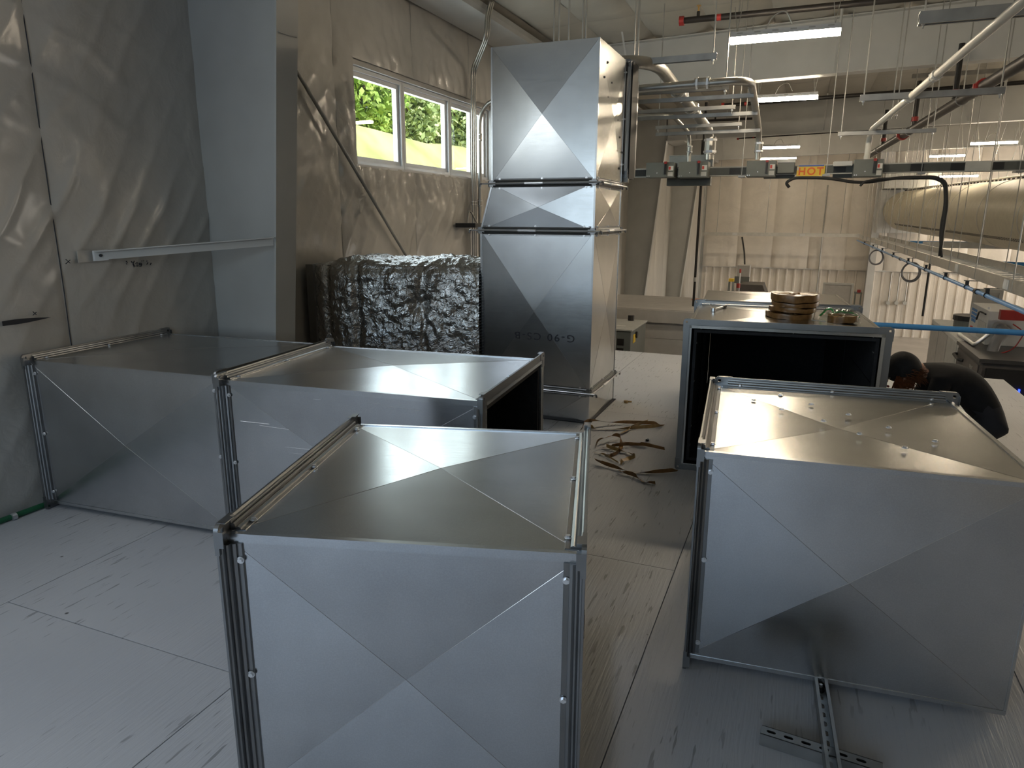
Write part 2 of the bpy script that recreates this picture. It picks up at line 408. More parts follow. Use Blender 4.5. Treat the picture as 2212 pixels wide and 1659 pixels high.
wb.box(XW-.3, bx0, YB-.2, YB, ZF, 4.7).box(bx1, XR+.2, YB-.2, YB, ZF, 4.7).box(bx0, bx1, YB-.2, YB, ZF, bz0).box(bx0, bx1, YB-.2, YB, bz1, 4.7)
struct('wall_back', wb, 'wall_vinyl')
# roof: skin above, faced insulation in bays below it
rf = MB(); rf.extrude([(XW-.3, YB-.3, zt(XW)+.09), (XR+.3, YB-.3, zt(XR)+.09), (XR+.3, YB-.3, zt(XR)+.3), (XW-.3, YB-.3, zt(XW)+.3)], (0, YE-YB+.6, 0))
ceiling = struct('ceiling', rf, 'white_steel')
cx = [XW, -3.43, -2.80, -2.12, -1.36]+[-1.36+.76*k for k in range(1, 24)]
cy = [YB, 0.5, 3.83, 6.4, 9.04, 11.9, 14.6, 17.3, 20, 22.7, 25.3, YE]
for i in range(len(cx)-1):
    for j in range(len(cy)-1):
        a, b, c, d = cx[i], cx[i+1], cy[j], cy[j+1]
        def fn(u, v):
            e = min(u, 1-u, )/.5; g = min(v, 1-v)*(d-c)
            return (a+(b-a)*u, c+(d-c)*v, zt(a+(b-a)*u)+.075-.055*min(1, e*2)**.7*min(1, .3+g*4)-.012*fbm((a+u)*1.4, (c+v*(d-c))*1.1, 2))
        MB().grid(fn, 8, 14 if c < 12 else 6).build('insulation_panel', 'roof_vinyl', ceiling, smooth=True)
# eave strut along the top of the left wall
tag(MB().extrude([(XW+.02, YB, 3.70), (XW+.42, YB, 3.76), (XW+.44, YB, 3.80), (XW+.44, YB, 3.86), (XW+.02, YB, 3.86)], (0, YE-YB-.1, 0)).build('eave_beam', 'white_steel'),
    'long white eave beam along the top of the window wall', 'beam')
# steel frames: tapered columns on the window wall and the rafters they carry
def xf(z): return -3.295 + (z-.762)*.0953
COLY = [3.825, 10.1, 16.45, 22.1]
clab = ['tapered white steel column between the plain wall and the window', 'tapered white steel column behind the duct tower', 'tapered white steel column standing behind the low painted room', 'farthest tapered white steel column on the window wall']
rlab = ['white roof rafter spanning above the nearest column', 'deep white roof rafter behind the nearest strip light', 'white roof rafter behind the second strip light', 'farthest white roof rafter before the end wall']
for k, y in enumerate(COLY):
    z0 = 0.0 if k == 0 else ZF
    c = empty('steel_column', (XW, y, z0), 0, clab[k], 'column', 'tapered frame columns')
    MB().extrude([(XW-.03, y-.006, z0), (xf(z0), y-.006, z0), (xf(3.3), y-.006, 3.3), (xf(3.3), y-.006, 3.9), (XW-.03, y-.006, 3.9)], (0, .012, 0)).build('web', 'white_steel_dim', c, world=True)
    MB().extrude([(xf(z0), y-.10, z0), (xf(z0)+.014, y-.10, z0), (xf(3.45)+.014, y-.10, 3.45), (xf(3.45), y-.10, 3.45)], (0, .20, 0)).build('inner_flange', 'white_steel_dim', c, world=True)
    MB().box(XW-.02, xf(z0)+.05, y-.11, y+.11, z0, z0+.018).build('base_plate', 'white_steel_dim', c, world=True)
    if k == 0:
        m = MB(); a = P(601, 68, x=xf(2.75)+.015); b = P(641, 80, x=xf(2.75)+.015)
        m.tube([a, a*.5+b*.5+Vector((.002, 0, -.004)), b], .004, 6); m.build('weld_seam', 'grey_light', c, world=True)
    x0 = xf(3.3)-.02; x1 = XR-.05
    r = empty('roof_rafter', (x0, y, zb(x0)), 0, rlab[k], 'rafter', 'roof rafters')
    MB().extrude([(x0, y-.006, zb(x0)), (x1, y-.006, zb(x1)), (x1, y-.006, zt(x1)), (x0, y-.006, zt(x0))], (0, .012, 0)).build('web', 'white_steel', r, world=True)
    MB().extrude([(x0, y-.10, zb(x0)-.014), (x1, y-.10, zb(x1)-.014), (x1, y-.10, zb(x1)), (x0, y-.10, zb(x0))], (0, .2, 0)).build('lower_flange', 'white_steel', r, world=True)
    MB().extrude([(x0, y-.10, zt(x0)-.0), (x1, y-.10, zt(x1)-.0), (x1, y-.10, zt(x1)+.014), (x0, y-.10, zt(x0)+.014)], (0, .2, 0)).build('upper_flange', 'white_steel', r, world=True)
    # flange braces up to the roof
    for bx in (-2.4, .15, 2.7, 5.2):
        for s in (-1,):
            MB().obox(((bx), y+s*.32, (zb(bx)+zt(bx))/2+.02), (.012, 0, 0), Vector((0, s*.31, .30)), Vector((0, .010, -.010))).build('flange_brace', 'white_steel', r, world=True)
# flange brace of the nearest column: a white angle from the wall girt to the inner flange
s0 = Vector((XW+.03, 2.90, 1.375)); s1 = Vector((xf(1.44)-.005, 3.72, 1.445)); dv = (s1-s0).normalized()
br = empty('wall_brace', s0, 0, 'short white angle brace from the plain wall to the nearest column', 'brace')
nrm = Vector((0, 0, 1)); sd = dv.cross(nrm).normalized()
MB().obox((s0+s1)/2, (s1-s0)/2, nrm*.026, sd*.003).build('angle_leg', 'white_steel', br, world=True)
MB().obox((s0+s1)/2+nrm*.026+sd*.02, (s1-s0)/2, nrm*.003, sd*.022).build('angle_leg', 'white_steel', br, world=True)
MB().obox(s0+dv*.03-sd*.004, dv*.04, nrm*.03, sd*.004).build('bracket', 'white_vinyl', br, world=True)
MB().cyl(s0+dv*.03+sd*.012, s0+dv*.03-sd*.012, .009, 8).build('bolt', 'ink', br, world=True)
MB().obox(s0-dv*.015+Vector((-.018, 0, 0)), Vector((.002, 0, 0)), Vector((0, .075, 0)), Vector((0, 0, .034))).build('wall_plate', 'wall_vinyl', br, world=True)
# diagonal tube brace across the window bay
a, b = P(640, 152, x=XW+.06), P(885, 565, x=XW+.06)
tag(MB().tube([a+(a-b)*.15, b+(b-a)*.5], .016, 10).build('diagonal_rod', 'grey_light', smooth='auto'), 'diagonal grey bracing rod crossing the wall below the window', 'rod')
# window: four lights in white vinyl frames
XG = XW-.10
win = empty('window_1', (XG, WY0, WZ0), 0, kind='structure')
MB().box(XW-.20, XW-.02, WY0-.02, WY1+.02, WZ1-.045, WZ1+.015).build('head_reveal', 'wall_vinyl', win, world=True)
MB().box(XW-.20, XW+.006, WY0-.02, WY1+.02, WZ0-.015, WZ0+.006).build('sill', 'white_vinyl', win, world=True)
MB().box(XW-.20, XW-.01, WY0-.02, WY0+.006, WZ0, WZ1).build('jamb', 'white_vinyl', win, world=True)
MB().box(XW-.20, XW-.01, WY1-.006, WY1+.02, WZ0, WZ1).build('jamb', 'white_vinyl', win, world=True)
ymul = [WY0+.006, 6.585, 7.69, WY1-.006]
ymul = [WY0+.006, 6.585, 7.63, 8.30, WY1-.006]
def ring(mb, x0, x1, y0, y1, z0, z1, w, wb=None):
    wb = wb or w
    mb.box(x0, x1, y0, y0+w, z0, z1).box(x0, x1, y1-w, y1, z0, z1).box(x0, x1, y0+w, y1-w, z0, z0+wb).box(x0, x1, y0+w, y1-w, z1-w, z1)
zt_, zb_ = WZ1-.05, WZ0+.008
for a, b in zip(ymul[:-1], ymul[1:]):
    fr = MB(); ring(fr, XG-.05, XG+.045, a+.004, b-.004, zb_, zt_, .035); fo = fr.build('frame', 'white_vinyl', win, world=True)
    sa = MB(); ring(sa, XG-.03, XG+.02, a+.04, b-.04, zb_+.036, zt_-.036, .042); so = sa.build('sash', 'white_vinyl', win, world=True)
    MB().box(XG-.006, XG-.001, a+.08, b-.08, zb_+.075, zt_-.075).build('pane', 'pane_glass', win, world=True)
w3 = empty('window_3', (XG, VY0, WZ0), 0, kind='structure')
for k in range(3):
    a = VY0+(VY1-VY0)/3*k; b = a+(VY1-VY0)/3
    fr = MB(); ring(fr, XG-.05, XG+.045, a+.004, b-.004, zb_, WZ1, .05); fr.build('frame', 'white_vinyl', w3, world=True)
w2 = empty('window_2', (bx0, YB, bz0), 0, kind='structure')
for k in range(3):
    a = bx0+(bx1-bx0)/3*k; b = a+(bx1-bx0)/3
    m = MB()
    m.box(a, a+.06, YB-.12, YB-.04, bz0, bz1).box(b-.06, b, YB-.12, YB-.04, bz0, bz1).box(a, b, YB-.12, YB-.04, bz0, bz0+.06).box(a, b, YB-.12, YB-.04, bz1-.06, bz1)
    m.build('frame', 'white_vinyl', w2, world=True)
# outside: grassy bank and bushes up the slope
def hz(x, y):
    t = max(0, min(1, (-4.6-x)/5.6)); return -1.4 + 5.2*t*t*(3-2*t)**.5/1.0*(1 if t < 1 else 1) + .05*max(0, -11-x) + .18*fbm(x*.3, y*.3, 1)
MB_ = MB().grid(lambda u, v: (-4.6-36*u, -25+90*v, hz(-4.6-36*u, -25+90*v)), 72, 60)
tag(MB_.build('grass_bank', 'lawn', smooth=True), 'sunlit grassy bank seen through the window', 'grass', kind='stuff')
def bush(x, y, r, h, mat, label):
    """one shrub: leaf blades scattered in a lumpy crown on short stems"""
    zg = hz(x, y); o = empty('bush', (x, y, zg), 0, label, 'bush', 'bushes on the bank')
    m = MB()
    n = 4600
    rnd = random.Random(int(x*100)+int(y*31))
    for i in range(n):
        th = rnd.uniform(0, 6.283); ph = rnd.uniform(-.95, 1.0); rr = rnd.uniform(.72, 1.05)
        c = math.sqrt(max(0, 1-ph*ph)); k = 1+.28*fbm(math.cos(th)*2+x, math.sin(th)*2+y, ph*2)
        p = Vector((math.cos(th)*c*r*rr*k, math.sin(th)*c*r*rr*k, h*.42+ph*h*.58*rr*k))
        d = Vector((rnd.gauss(0, 1), rnd.gauss(0, 1), rnd.gauss(.3, .8))).normalized(); e = d.cross(Vector((rnd.gauss(0, 1), rnd.gauss(0, 1), .3))).normalized()
        L = rnd.uniform(.10, .22)
        m.add([p-d*L*.6, p+e*L*.34, p+d*L*.7, p-e*L*.34], [(0, 1, 2, 3)])
    f = m.build('foliage', mat, o); f['kind'] = 'stuff'
    s = MB()
    for k in range(5):
        t = 6.28*k/5; s.tube([(0, 0, -.1), (math.cos(t)*r*.4, math.sin(t)*r*.4, h*.5)], .03, 5)
    s.build('stem', 'bark', o)
bl = [(-11.6, 14.6, 1.35, 3.3, 'leaf', 'bush at the far left edge of the window view'), (-11.9, 17.2, 1.5, 3.2, 'leaf', 'dense green bush low in the first window light'), (-12.0, 19.7, 1.5, 3.0, 'leaf_pale', 'pale bush beside the first mullion'),
      (-11.7, 22.2, 1.5, 3.3, 'leaf_pale', 'pale grey-green bush low in the second window light'), (-11.8, 24.7, 1.5, 3.4, 'leaf', 'green bush low in the third window light'), (-12.0, 27.2, 1.5, 3.4, 'leaf_pale', 'pale bush behind the window conduits'),
      (-14.2, 18.6, 1.6, 4.6, 'leaf', 'tall leafy bush at the upper left of the window'), (-14.4, 22.2, 1.9, 5.2, 'leaf', 'tall leafy bush behind the first mullion'), (-14.2, 25.8, 1.9, 5.4, 'leaf_pale', 'tall pale bush high in the second window light'),
      (-14.4, 29.4, 2.0, 5.6, 'leaf', 'tall bush high in the third window light'), (-14.5, 33.2, 1.9, 4.8, 'leaf', 'farthest tall bush on the bank')]
for b in bl: bush(*b)

# ------------------------------------------------------------------ galvanized ducts
FL = .035
PROF = [(0, -.004), (0, .035), (.006, .035), (.008, .028), (.012, .026), (.013, .017), (.018, .020), (.022, .017), (.023, .008), (.030, .011), (.037, .008), (.038, .003), (.050, .004), (.052, 0), (.052, -.004)]
def panel(parent, q, nrm, bulge, mat='galv', name='side_panel', t=.0012, apex=(.5, .5)):
    """one sheet with a cross-break: four shallow facets meeting at the middle"""
    q = [Vector(p) for p in q]; n = Vector(nrm).normalized()
    c = (q[0]*(1-apex[0])+q[1]*apex[0])*(1-apex[1]) + (q[3]*(1-apex[0])+q[2]*apex[0])*apex[1] + n*bulge
    m = MB()
    ns = 6
    vs = []; fs = []
    # every facet subdivided towards the apex so the sheet can belly a little between its folds
    for k in range(4):
        a, b = q[k], q[(k+1) % 4]; base = len(vs)
        for i in range(ns+1):
            for j in range(ns+1-i):
                u, v = i/ns, j/ns; w = 1-u-v
                p = a*w + b*v + c*u
                belly = -.0007*27*u*v*w*(1 if bulge >= 0 else -1)*(1.0 + .6*(k % 2))
                vs.append(p + n*belly)
        idx = {}; t_ = base
        for i in range(ns+1):
            for j in range(ns+1-i): idx[i, j] = t_; t_ += 1
        for i in range(ns):
            for j in range(ns-i):
                fs.append((idx[i, j], idx[i, j+1], idx[i+1, j]))
                if j < ns-i-1: fs.append((idx[i, j+1], idx[i+1, j+1], idx[i+1, j]))
    m.add(vs, fs)
    for p in q: m.tube([p.lerp(c, .02), c], .0006, 4)
    inner = [p - n*(t+abs(bulge)) for p in q]
    m.add(q+inner, [(0, 1, 5, 4), (1, 2, 6, 5), (2, 3, 7, 6), (3, 0, 4, 7), (7, 6, 5, 4)])
    o = m.build(name, mat, parent, smooth='auto')
    return o
def screw(parent, p, n, r=.0065, mat='zinc'):
    p, n = Vector(p), Vector(n).normalized()
    m = MB(); m.cyl(p, p+n*.0018, r*1.5, 10); m.cyl(p, p+n*.007, r, 6)
    return m.build('screw', mat, parent)
def flange(parent, o, e1, e2, A, B, nin, sc=1.0, mat='galv_flange', holes=True, screws=(), cornermat=None):
    """rolled duct flange round an opening: four ribbed rails and four corner pieces"""
    o, e1, e2, nin = Vector(o), Vector(e1).normalized(), Vector(e2).normalized(), Vector(nin).normalized()
    g = .022
    for base, run, out, L, key in ((o, e1, -e2, A, 'lo1'), (o+e2*B, e1, e2, A, 'hi1'), (o, e2, -e1, B, 'lo2'), (o+e1*A, e2, e1, B, 'hi2')):
        pts = [base + run*g + nin*(a*sc) + out*(w*sc) for a, w in PROF]
        rail = MB().extrude(pts, run*(L-2*g)).build('flange_rail', mat, parent)
        if key in screws:
            for t in (.06, .5, .94):
                screw(rail, base+run*(g+(L-2*g)*t)+nin*.045*sc+out*.005*sc, out)
    F = FL*sc
    for c, a, b in ((o, -e1, -e2), (o+e1*A, e1, -e2), (o+e1*A+e2*B, e1, e2), (o+e2*B, -e1, e2)):
        # corner plate in its own frame: a, b point outwards
        r = .020*sc; leg = -.042
        outer = [(leg, -.002), (-.002, -.002), (-.002, leg), (F+.003, leg)]
        outer += [(F+.003-r+r*math.cos(t), F+.003-r+r*math.sin(t)) for t in [R(x) for x in (0, 18, 36, 54, 72, 90)]] + [(leg, F+.003)]
        h = .0065*sc; cc = F*.5
        hole = [(cc-h, cc-h), (cc-h, cc+h), (cc+h, cc+h), (cc+h, cc-h)]
        MB().holed(outer, [hole] if holes else [], lambda x, y: c + a*x + b*y - nin*.002, nin*.012).build('corner_piece', cornermat or mat, parent, bevel=0)
        # turned edge of the corner piece wrapping the rail ends
        MB().obox(c+a*(F+.002)+b*(F*.5-.018)+nin*.010, a*.0012, b*(F*.5+.004), nin*.012).build('corner_lip', cornermat or mat, parent)
        MB().obox(c+b*(F+.002)+a*(F*.5-.018)+nin*.010, b*.0012, a*(F*.5+.004), nin*.012).build('corner_lip', cornermat or mat, parent)
def seam(parent, p0, p1, d1, d2, w=.012, h=.0035, mat='galv'):
    """standing lock seam along an edge, d1/d2 outward directions of the two sheets"""
    p0, p1, d1, d2 = map(Vector, (p0, p1, d1, d2))
    m = MB(); pts = [p0+d1*h+d2*h, p0+d1*h-d2*w, p0-d2*w, p0, p0-d1*w, p0-d1*w+d2*h]
    m.extrude(pts, p1-p0).build('lock_seam', mat, parent)
def duct(name, label, loc, rz, L, D, H, ends=(1, 1), bulges=(.020, -.022, .014, .008), mat='galv', group='galvanized duct sections', screws=('hi1', 'lo1', 'hi2', 'lo2'), lift=FL, cat='duct'):
    """straight rectangular section, axis along local x, opening D by H"""
    o = empty(name, loc, rz, label, cat, group); z0, z1 = lift, lift+H
    panel(o, [(0, 0, z1), (L, 0, z1), (L, D, z1), (0, D, z1)], (0, 0, 1), bulges[0], mat)
    panel(o, [(0, 0, z0), (L, 0, z0), (L, 0, z1), (0, 0, z1)], (0, -1, 0), bulges[1], mat)
    panel(o, [(L, D, z0), (0, D, z0), (0, D, z1), (L, D, z1)], (0, 1, 0), bulges[2], mat)
    panel(o, [(0, D, z0), (L, D, z0), (L, 0, z0), (0, 0, z0)], (0, 0, -1), bulges[3], mat)
    t = .030; i = .012
    MB().box(i, L-i, t, D-t, z1-t-.018, z1-t).box(i, L-i, t, D-t, z0+t, z0+t+.018).box(i, L-i, t, t+.018, z0+t+.018, z1-t-.018).box(i, L-i, D-t-.018, D-t, z0+t+.018, z1-t-.018).build('liner', 'liner', o)
    if ends[0]: flange(o, (0, 0, z0), (0, 1, 0), (0, 0, 1), D, H, (1, 0, 0), screws=screws)
    if ends[1]: flange(o, (L, 0, z0), (0, 1, 0), (0, 0, 1), D, H, (-1, 0, 0), screws=screws)
    for (y, z, d1, d2) in ((0, z1, (0, -1, 0), (0, 0, 1)), (D, z1, (0, 1, 0), (0, 0, 1)), (0, z0, (0, -1, 0), (0, 0, -1)), (D, z0, (0, 1, 0), (0, 0, -1))):
        seam(o, (.01, y, z), (L-.01, y, z), d1, d2, mat=mat)
    return o
# the two sections against the left wall, end to end
LH = .8118
d1 = duct('duct_section', 'galvanized duct section pushed against the plain wall at left', (-3.80, 2.396, 0), .0743, 1.262, .955, LH, bulges=(.02, .026, .014, .008))
d2 = duct('duct_section', 'open-ended galvanized duct section between the foil-wrapped duct and the foreground', (-2.5018, 2.4447, 0), .0943, 1.3288, .955, LH)
rnd = random.Random(3)
for k in range(16):
    u = rnd.uniform(.05, 1.2); zz = FL+LH-rnd.choice((.04, .045, .17, .19, .30, .32, .33))-rnd.uniform(0, .02); L_ = rnd.uniform(.03, .16); t_ = rnd.uniform(-.06, .04)
    c_ = .022*(1-max(abs(u+L_/2-.664)/.664, abs(zz-.44)/.41))
    MB().tube([(u, .0225*max(0, (1-max(abs(u-.664)/.664, abs(zz-.441)/.406)))-.0004, zz), (u+L_, .0225*max(0, (1-max(abs(u+L_-.664)/.664, abs(zz+t_*L_-.441)/.406)))-.0004, zz+t_*L_)], .0007, 4).build('scratch', 'zinc', d2)
# foreground section
d3 = duct('duct_section', 'nearest galvanized duct section, lying in the middle foreground', (-1.2859, 1.2156, 0), .2723, .9094, .96, .7903)
# open sections at the right
MY = .0823; cm, sm = math.cos(MY), math.sin(MY); MW = 1.1801-.07
mo = Vector((-.6524, 4.4116, 0)) + Vector((cm, sm, 0))*(1.1801-.035)
LM = 1.13
d4 = duct('duct_section', 'large duct section with its black-lined open end facing forward, tape rolls on top', mo, MY+R(90), LM, MW, .921, mat='galv_warm')
m2 = mo + Vector((-sm, cm, 0))*(LM+.006)
d5 = duct('duct_section', 'duct section behind the large open-ended one', m2, MY+R(90), 1.14, MW-.02, .921, ends=(1, 0), mat='galv_warm')
MB().box(1.10, 1.125, .05, MW-.07, FL+.05, FL+.87).build('added_dark_board', 'liner', d5)  # black board added inside so the open duct looks fully dark
# bits of insulation pin showing inside the black opening
for v, z in ((.06, .90), (.50, .905), (1.04, .90), (.5, .35), (.25, .4), (.98, .3)):
    MB().cyl((.03+random.uniform(0, .03), v, FL+z), (.03, v, FL+z-.02), .0025, 6).build('liner_pin', 'zinc', d4)
for z in (.80, .55, .25, .12):
    for v in (.0485, MW-.0485): MB().obox((.06, v, FL+z), (.018, 0, 0), (0, .0006, 0), (0, 0, .002)).build('liner_pin', 'zinc', d4)
for z in (.62, .40, .2):
    MB().box(.02, LM-.02, .0482, .0496, FL+z, FL+z+.006).build('liner_joint', 'black', d4)
# elbow section at the right with vane screws in its top
RW, RD, RH = 1.0182, 1.0733, .7907
el = empty('duct_elbow', (-.2706, 2.3345, 0), .0835, 'galvanized duct elbow at right with rows of vane screws on its top', 'duct', 'galvanized duct sections')
z0, z1 = FL, FL+RH
panel(el, [(0, 0, z1), (RW, 0, z1), (RW, RD, z1), (0, RD, z1)], (0, 0, 1), -.026, 'galv_warm')
panel(el, [(0, 0, z0), (RW, 0, z0), (RW, 0, z1), (0, 0, z1)], (0, -1, 0), .026)
panel(el, [(RW, 0, z0), (RW, RD, z0), (RW, RD, z1), (RW, 0, z1)], (1, 0, 0), .008, 'galv_warm')
panel(el, [(0, RD, z0), (RW, RD, z0), (RW, 0, z0), (0, 0, z0)], (0, 0, -1), .006)
t = .032
MB().box(t, RW-t, t, RD-t, z1-t-.018, z1-t).box(t, RW-t, t, RD-t, z0+t, z0+t+.018).box(t, RW-t, t, t+.018, z0+t+.018, z1-t-.018).box(RW-t-.018, RW-t, t+.018, RD-t, z0+t+.018, z1-t-.018).build('liner', 'liner', el)
MB().box(0, .06, RD-.05, RD, z0, z1).build('throat', 'galv', el)
flange(el, (0, 0, z0), (0, 1, 0), (0, 0, 1), RD-.05, RH, (1, 0, 0), screws=('hi1', 'lo1', 'lo2'))
flange(el, (.06, RD, z0), (1, 0, 0), (0, 0, 1), RW-.06, RH, (0, -1, 0), screws=('hi1',))
seam(el, (.01, 0, z1), (RW, 0, z1), (0, -1, 0), (0, 0, 1)); seam(el, (.01, 0, z0), (RW, 0, z0), (0, -1, 0), (0, 0, -1))
seam(el, (RW, 0, z1), (RW, RD, z1), (1, 0, 0), (0, 0, 1)); seam(el, (RW, 0, z0), (RW, 0, z1), (1, 0, 0), (0, -1, 0), .006, .002)
inv = world_of(el).inverted()
for px, py in ((1628, 865), (1686, 854), (1689, 885), (1753, 874), (1779, 910), (1833, 896), (1857, 938), (1920, 924), (1955, 968), (2020, 954)):
    p = inv @ P(px, py, z=z1-.004); screw(el, p, (0, 0, 1), .0075)
# the tower: a riser of bolted sections through the deck
TX0, TX1, TU0, TY0, TY1 = -2.416, -1.475, -2.318, 5.2006, 5.9924
tw = empty('duct_riser', ((TX0+TX1)/2, (TY0+TY1)/2, 0), 0, 'tall galvanized duct tower of stacked sections rising from the deck', 'duct')
MB().box(TX0-.05, TX1+.02, TY0-.03, TY1+.03, 0.0, .006).build('floor_opening', 'ink', tw, world=True)
def section(zl, zh, xl0, xl1, bz, mats=('galv', 'galv_warm'), apex=(.5, .5)):
    """one stage of the riser; xl0/xl1 the left side at its bottom and top"""
    inv = Vector(tw.location)
    def L(p): return Vector(p)-inv
    s = empty('riser_section', (0, 0, 0)); s.parent = tw
    F_ = [(xl0, TY0, zl), (TX1, TY0, zl), (TX1, TY0, zh), (xl1, TY0, zh)]
    panel(s, [L(p) for p in F_], (0, -1, 0), bz[0], mats[0], apex=apex)
    B_ = [(TX1, TY1, zl), (xl0, TY1, zl), (xl1, TY1, zh), (TX1, TY1, zh)]
    panel(s, [L(p) for p in B_], (0, 1, 0), .004, mats[0])
    panel(s, [L(p) for p in ((TX1, TY0, zl), (TX1, TY1, zl), (TX1, TY1, zh), (TX1, TY0, zh))], (1, 0, 0), bz[1], mats[1], apex=apex)
    panel(s, [L(p) for p in ((xl0, TY1, zl), (xl0, TY0, zl), (xl1, TY0, zh), (xl1, TY1, zh))], (-1, 0, 0), .004, mats[0])
    for x, y, dx, dy in ((TX1, TY0, 1, -1), (TX1, TY1, 1, 1)):
        seam(s, L((x, y, zl)), L((x, y, zh)), (dx, 0, 0), (0, dy, 0), .010, .004)
    seam(s, L((xl0, TY0, zl)), L((xl1, TY0, zh)), (-1, 0, 0), (0, -1, 0), .010, .004)
    return s, L
def joint(z, xl, gap=.006):
    """two ribbed flanges back to back with clamp rods on the front and the right side"""
    s = empty('clamped_joint', (0, 0, 0)); s.parent = tw; inv = Vector(tw.location)
    w, d = TX1-xl, TY1-TY0
    for sg in (-1, 1):
        flange(s, Vector((xl, TY0, z+sg*gap/2))-inv, (1, 0, 0), (0, 1, 0), w, d, (0, 0, sg), .68, holes=False, screws=('lo1', 'hi2'))
    yF = TY0-.034; xR = TX1+.034
    def rod(a, b):
        a, b = Vector(a)-inv, Vector(b)-inv; c = a*.55+b*.45; dd = (b-a).normalized()
        MB().cyl(a, b, .006, 8).build('clamp_rod', 'zinc', s); MB().cyl(c-dd*.075, c+dd*.075, .0105, 10).build('clamp_sleeve', 'zinc', s)
        for e, sg in ((a, -1), (b, 1)):
            MB().tube([e, e+dd*sg*.012+Vector((0, 0, -.002)), e+dd*sg*.016+Vector((0, 0, -.022))], .008, 8).build('clamp_hook', 'galv_flange', s)
    rod((xl-.07, yF, z), (TX1+.055, yF, z)); rod((xR, TY0-.01, z), (xR, TY1+.06, z))
Zj = [.247, 1.505, 1.862, 2.852]
section(.006, Zj[0]-.003, TX0, TX0, (.006, .005), apex=(.7, .2))
joint(Zj[0], TX0)
sA, LA = section(Zj[0]+.003, Zj[1]-.003, TX0, TX0, (.017, .014))
joint(Zj[1], TX0)
section(Zj[1]+.003, Zj[2]-.003, TX0, TU0, (.026, .014))
joint(Zj[2], TU0)
sU, LU = section(Zj[2]+.003, Zj[3], TU0, TU0, (.026, .02))
# top sheet, rear outlet flange and flexible collar of the upper stage
panel(sU, [LU(p) for p in ((TU0, TY0, Zj[3]), (TX1, TY0, Zj[3]), (TX1, TY1, Zj[3]), (TU0, TY1, Zj[3]))], (0, 0, 1), .006)
flange(sU, LU((TU0+.0, TY1+.055, 1.97)), (1, 0, 0), (0, 0, 1), TX1-TU0, .86, (0, -1, 0), 1.0, screws=('hi2',))
iv = Vector(tw.location)
MB().box(TU0, TX1+.012, TY1+.006, TY1+.062, 1.965, 2.835).build('collar', 'black', sU, world=True)
MB().box(TU0-.02, TX1+.045, TY1+.070, TY1+.27, 1.93, 2.85).build('gasket', 'black_rubber', sU, world=True)
MB().box(TU0-.02, TX1+.040, TY1+.27, TY1+.33, 1.95, 2.74).build('damper_frame', 'galv_flange', sU, world=True)
MB().box(TX1-.4, TX1+.04, TY1+.06, TY1+.10, 1.90, 1.965).build('lower_channel', 'strut_metal', sU, world=True)
z3 = lambda x, y: (1000+x/2.962, y/2.962)
for q in ((925, 400), (950, 530), (970, 650), (988, 768), (1003, 878), (1018, 975), (905, 493), (925, 620), (947, 740), (965, 855), (982, 963), (998, 1078)):
    p = P(*z3(*q), x=TX1+.006); screw(sU, p-iv, (1, 0, 0), .007, 'ink')
# stamped grade mark, upside down on the tall stage
cu = bpy.data.curves.new('grade', 'FONT'); cu.body = 'G-90 CS-B'; cu.size = .082; cu.align_x = 'CENTER'; cu.align_y = 'CENTER'; cu.extrude = .0006; cu.space_character = 1.25
to = bpy.data.objects.new('tmp', cu); COL.objects.link(to)
bpy.context.view_layer.update()
me = bpy.data.meshes.new_from_object(to.evaluated_get(bpy.context.evaluated_depsgraph_get())); bpy.data.objects.remove(to)
def text_mesh(body, size, ext=.0006, sp=1.0, bold=0.0):
    cu = bpy.data.curves.new('txt', 'FONT'); cu.body = body; cu.size = size; cu.align_x = 'CENTER'; cu.align_y = 'CENTER'; cu.extrude = ext; cu.space_character = sp; cu.offset = bold
    o = bpy.data.objects.new('txt', cu); COL.objects.link(o); bpy.context.view_layer.update()
    m = bpy.data.meshes.new_from_object(o.evaluated_get(bpy.context.evaluated_depsgraph_get())); bpy.data.objects.remove(o); return m
def put_text(name, mesh, mat, parent, pos, right, up):
    right, up = Vector(right).normalized(), Vector(up).normalized(); n = right.cross(up)
    m = Matrix((right, up, n)).transposed().to_4x4(); m.translation = pos
    if parent is not None: m = world_of(parent).inverted() @ m
    mesh.transform(m); mesh.materials.clear(); mesh.materials.append(MAT[mat])
    o = bpy.data.objects.new(name, mesh); COL.objects.link(o)
    if parent is not None: o.parent = parent
    return o
pc = P(1176, 727, y=TY0-.006)
xs_ = [v.co.x for v in me.vertices]; wd = max(xs_)-min(xs_); 
for v in me.vertices: v.co.x *= .505/wd
st_ = put_text('stamped_text', me, 'ink', sA, pc, (-1, 0, 0), (0, 0, -1))
zc_, hh_ = (Zj[0]+Zj[1])/2, (Zj[1]-Zj[0])/2-.003; xc_, hw_ = (TX0+TX1)/2, (TX1-TX0)/2
ofs = world_of(sA).translation
for v in me.vertices:
    wx, wz = v.co.x+ofs.x, v.co.z+ofs.z
    v.co.y += -.017*max(0, 1-max(abs(wx-xc_)/hw_, abs(wz-zc_)/hh_)) + .005
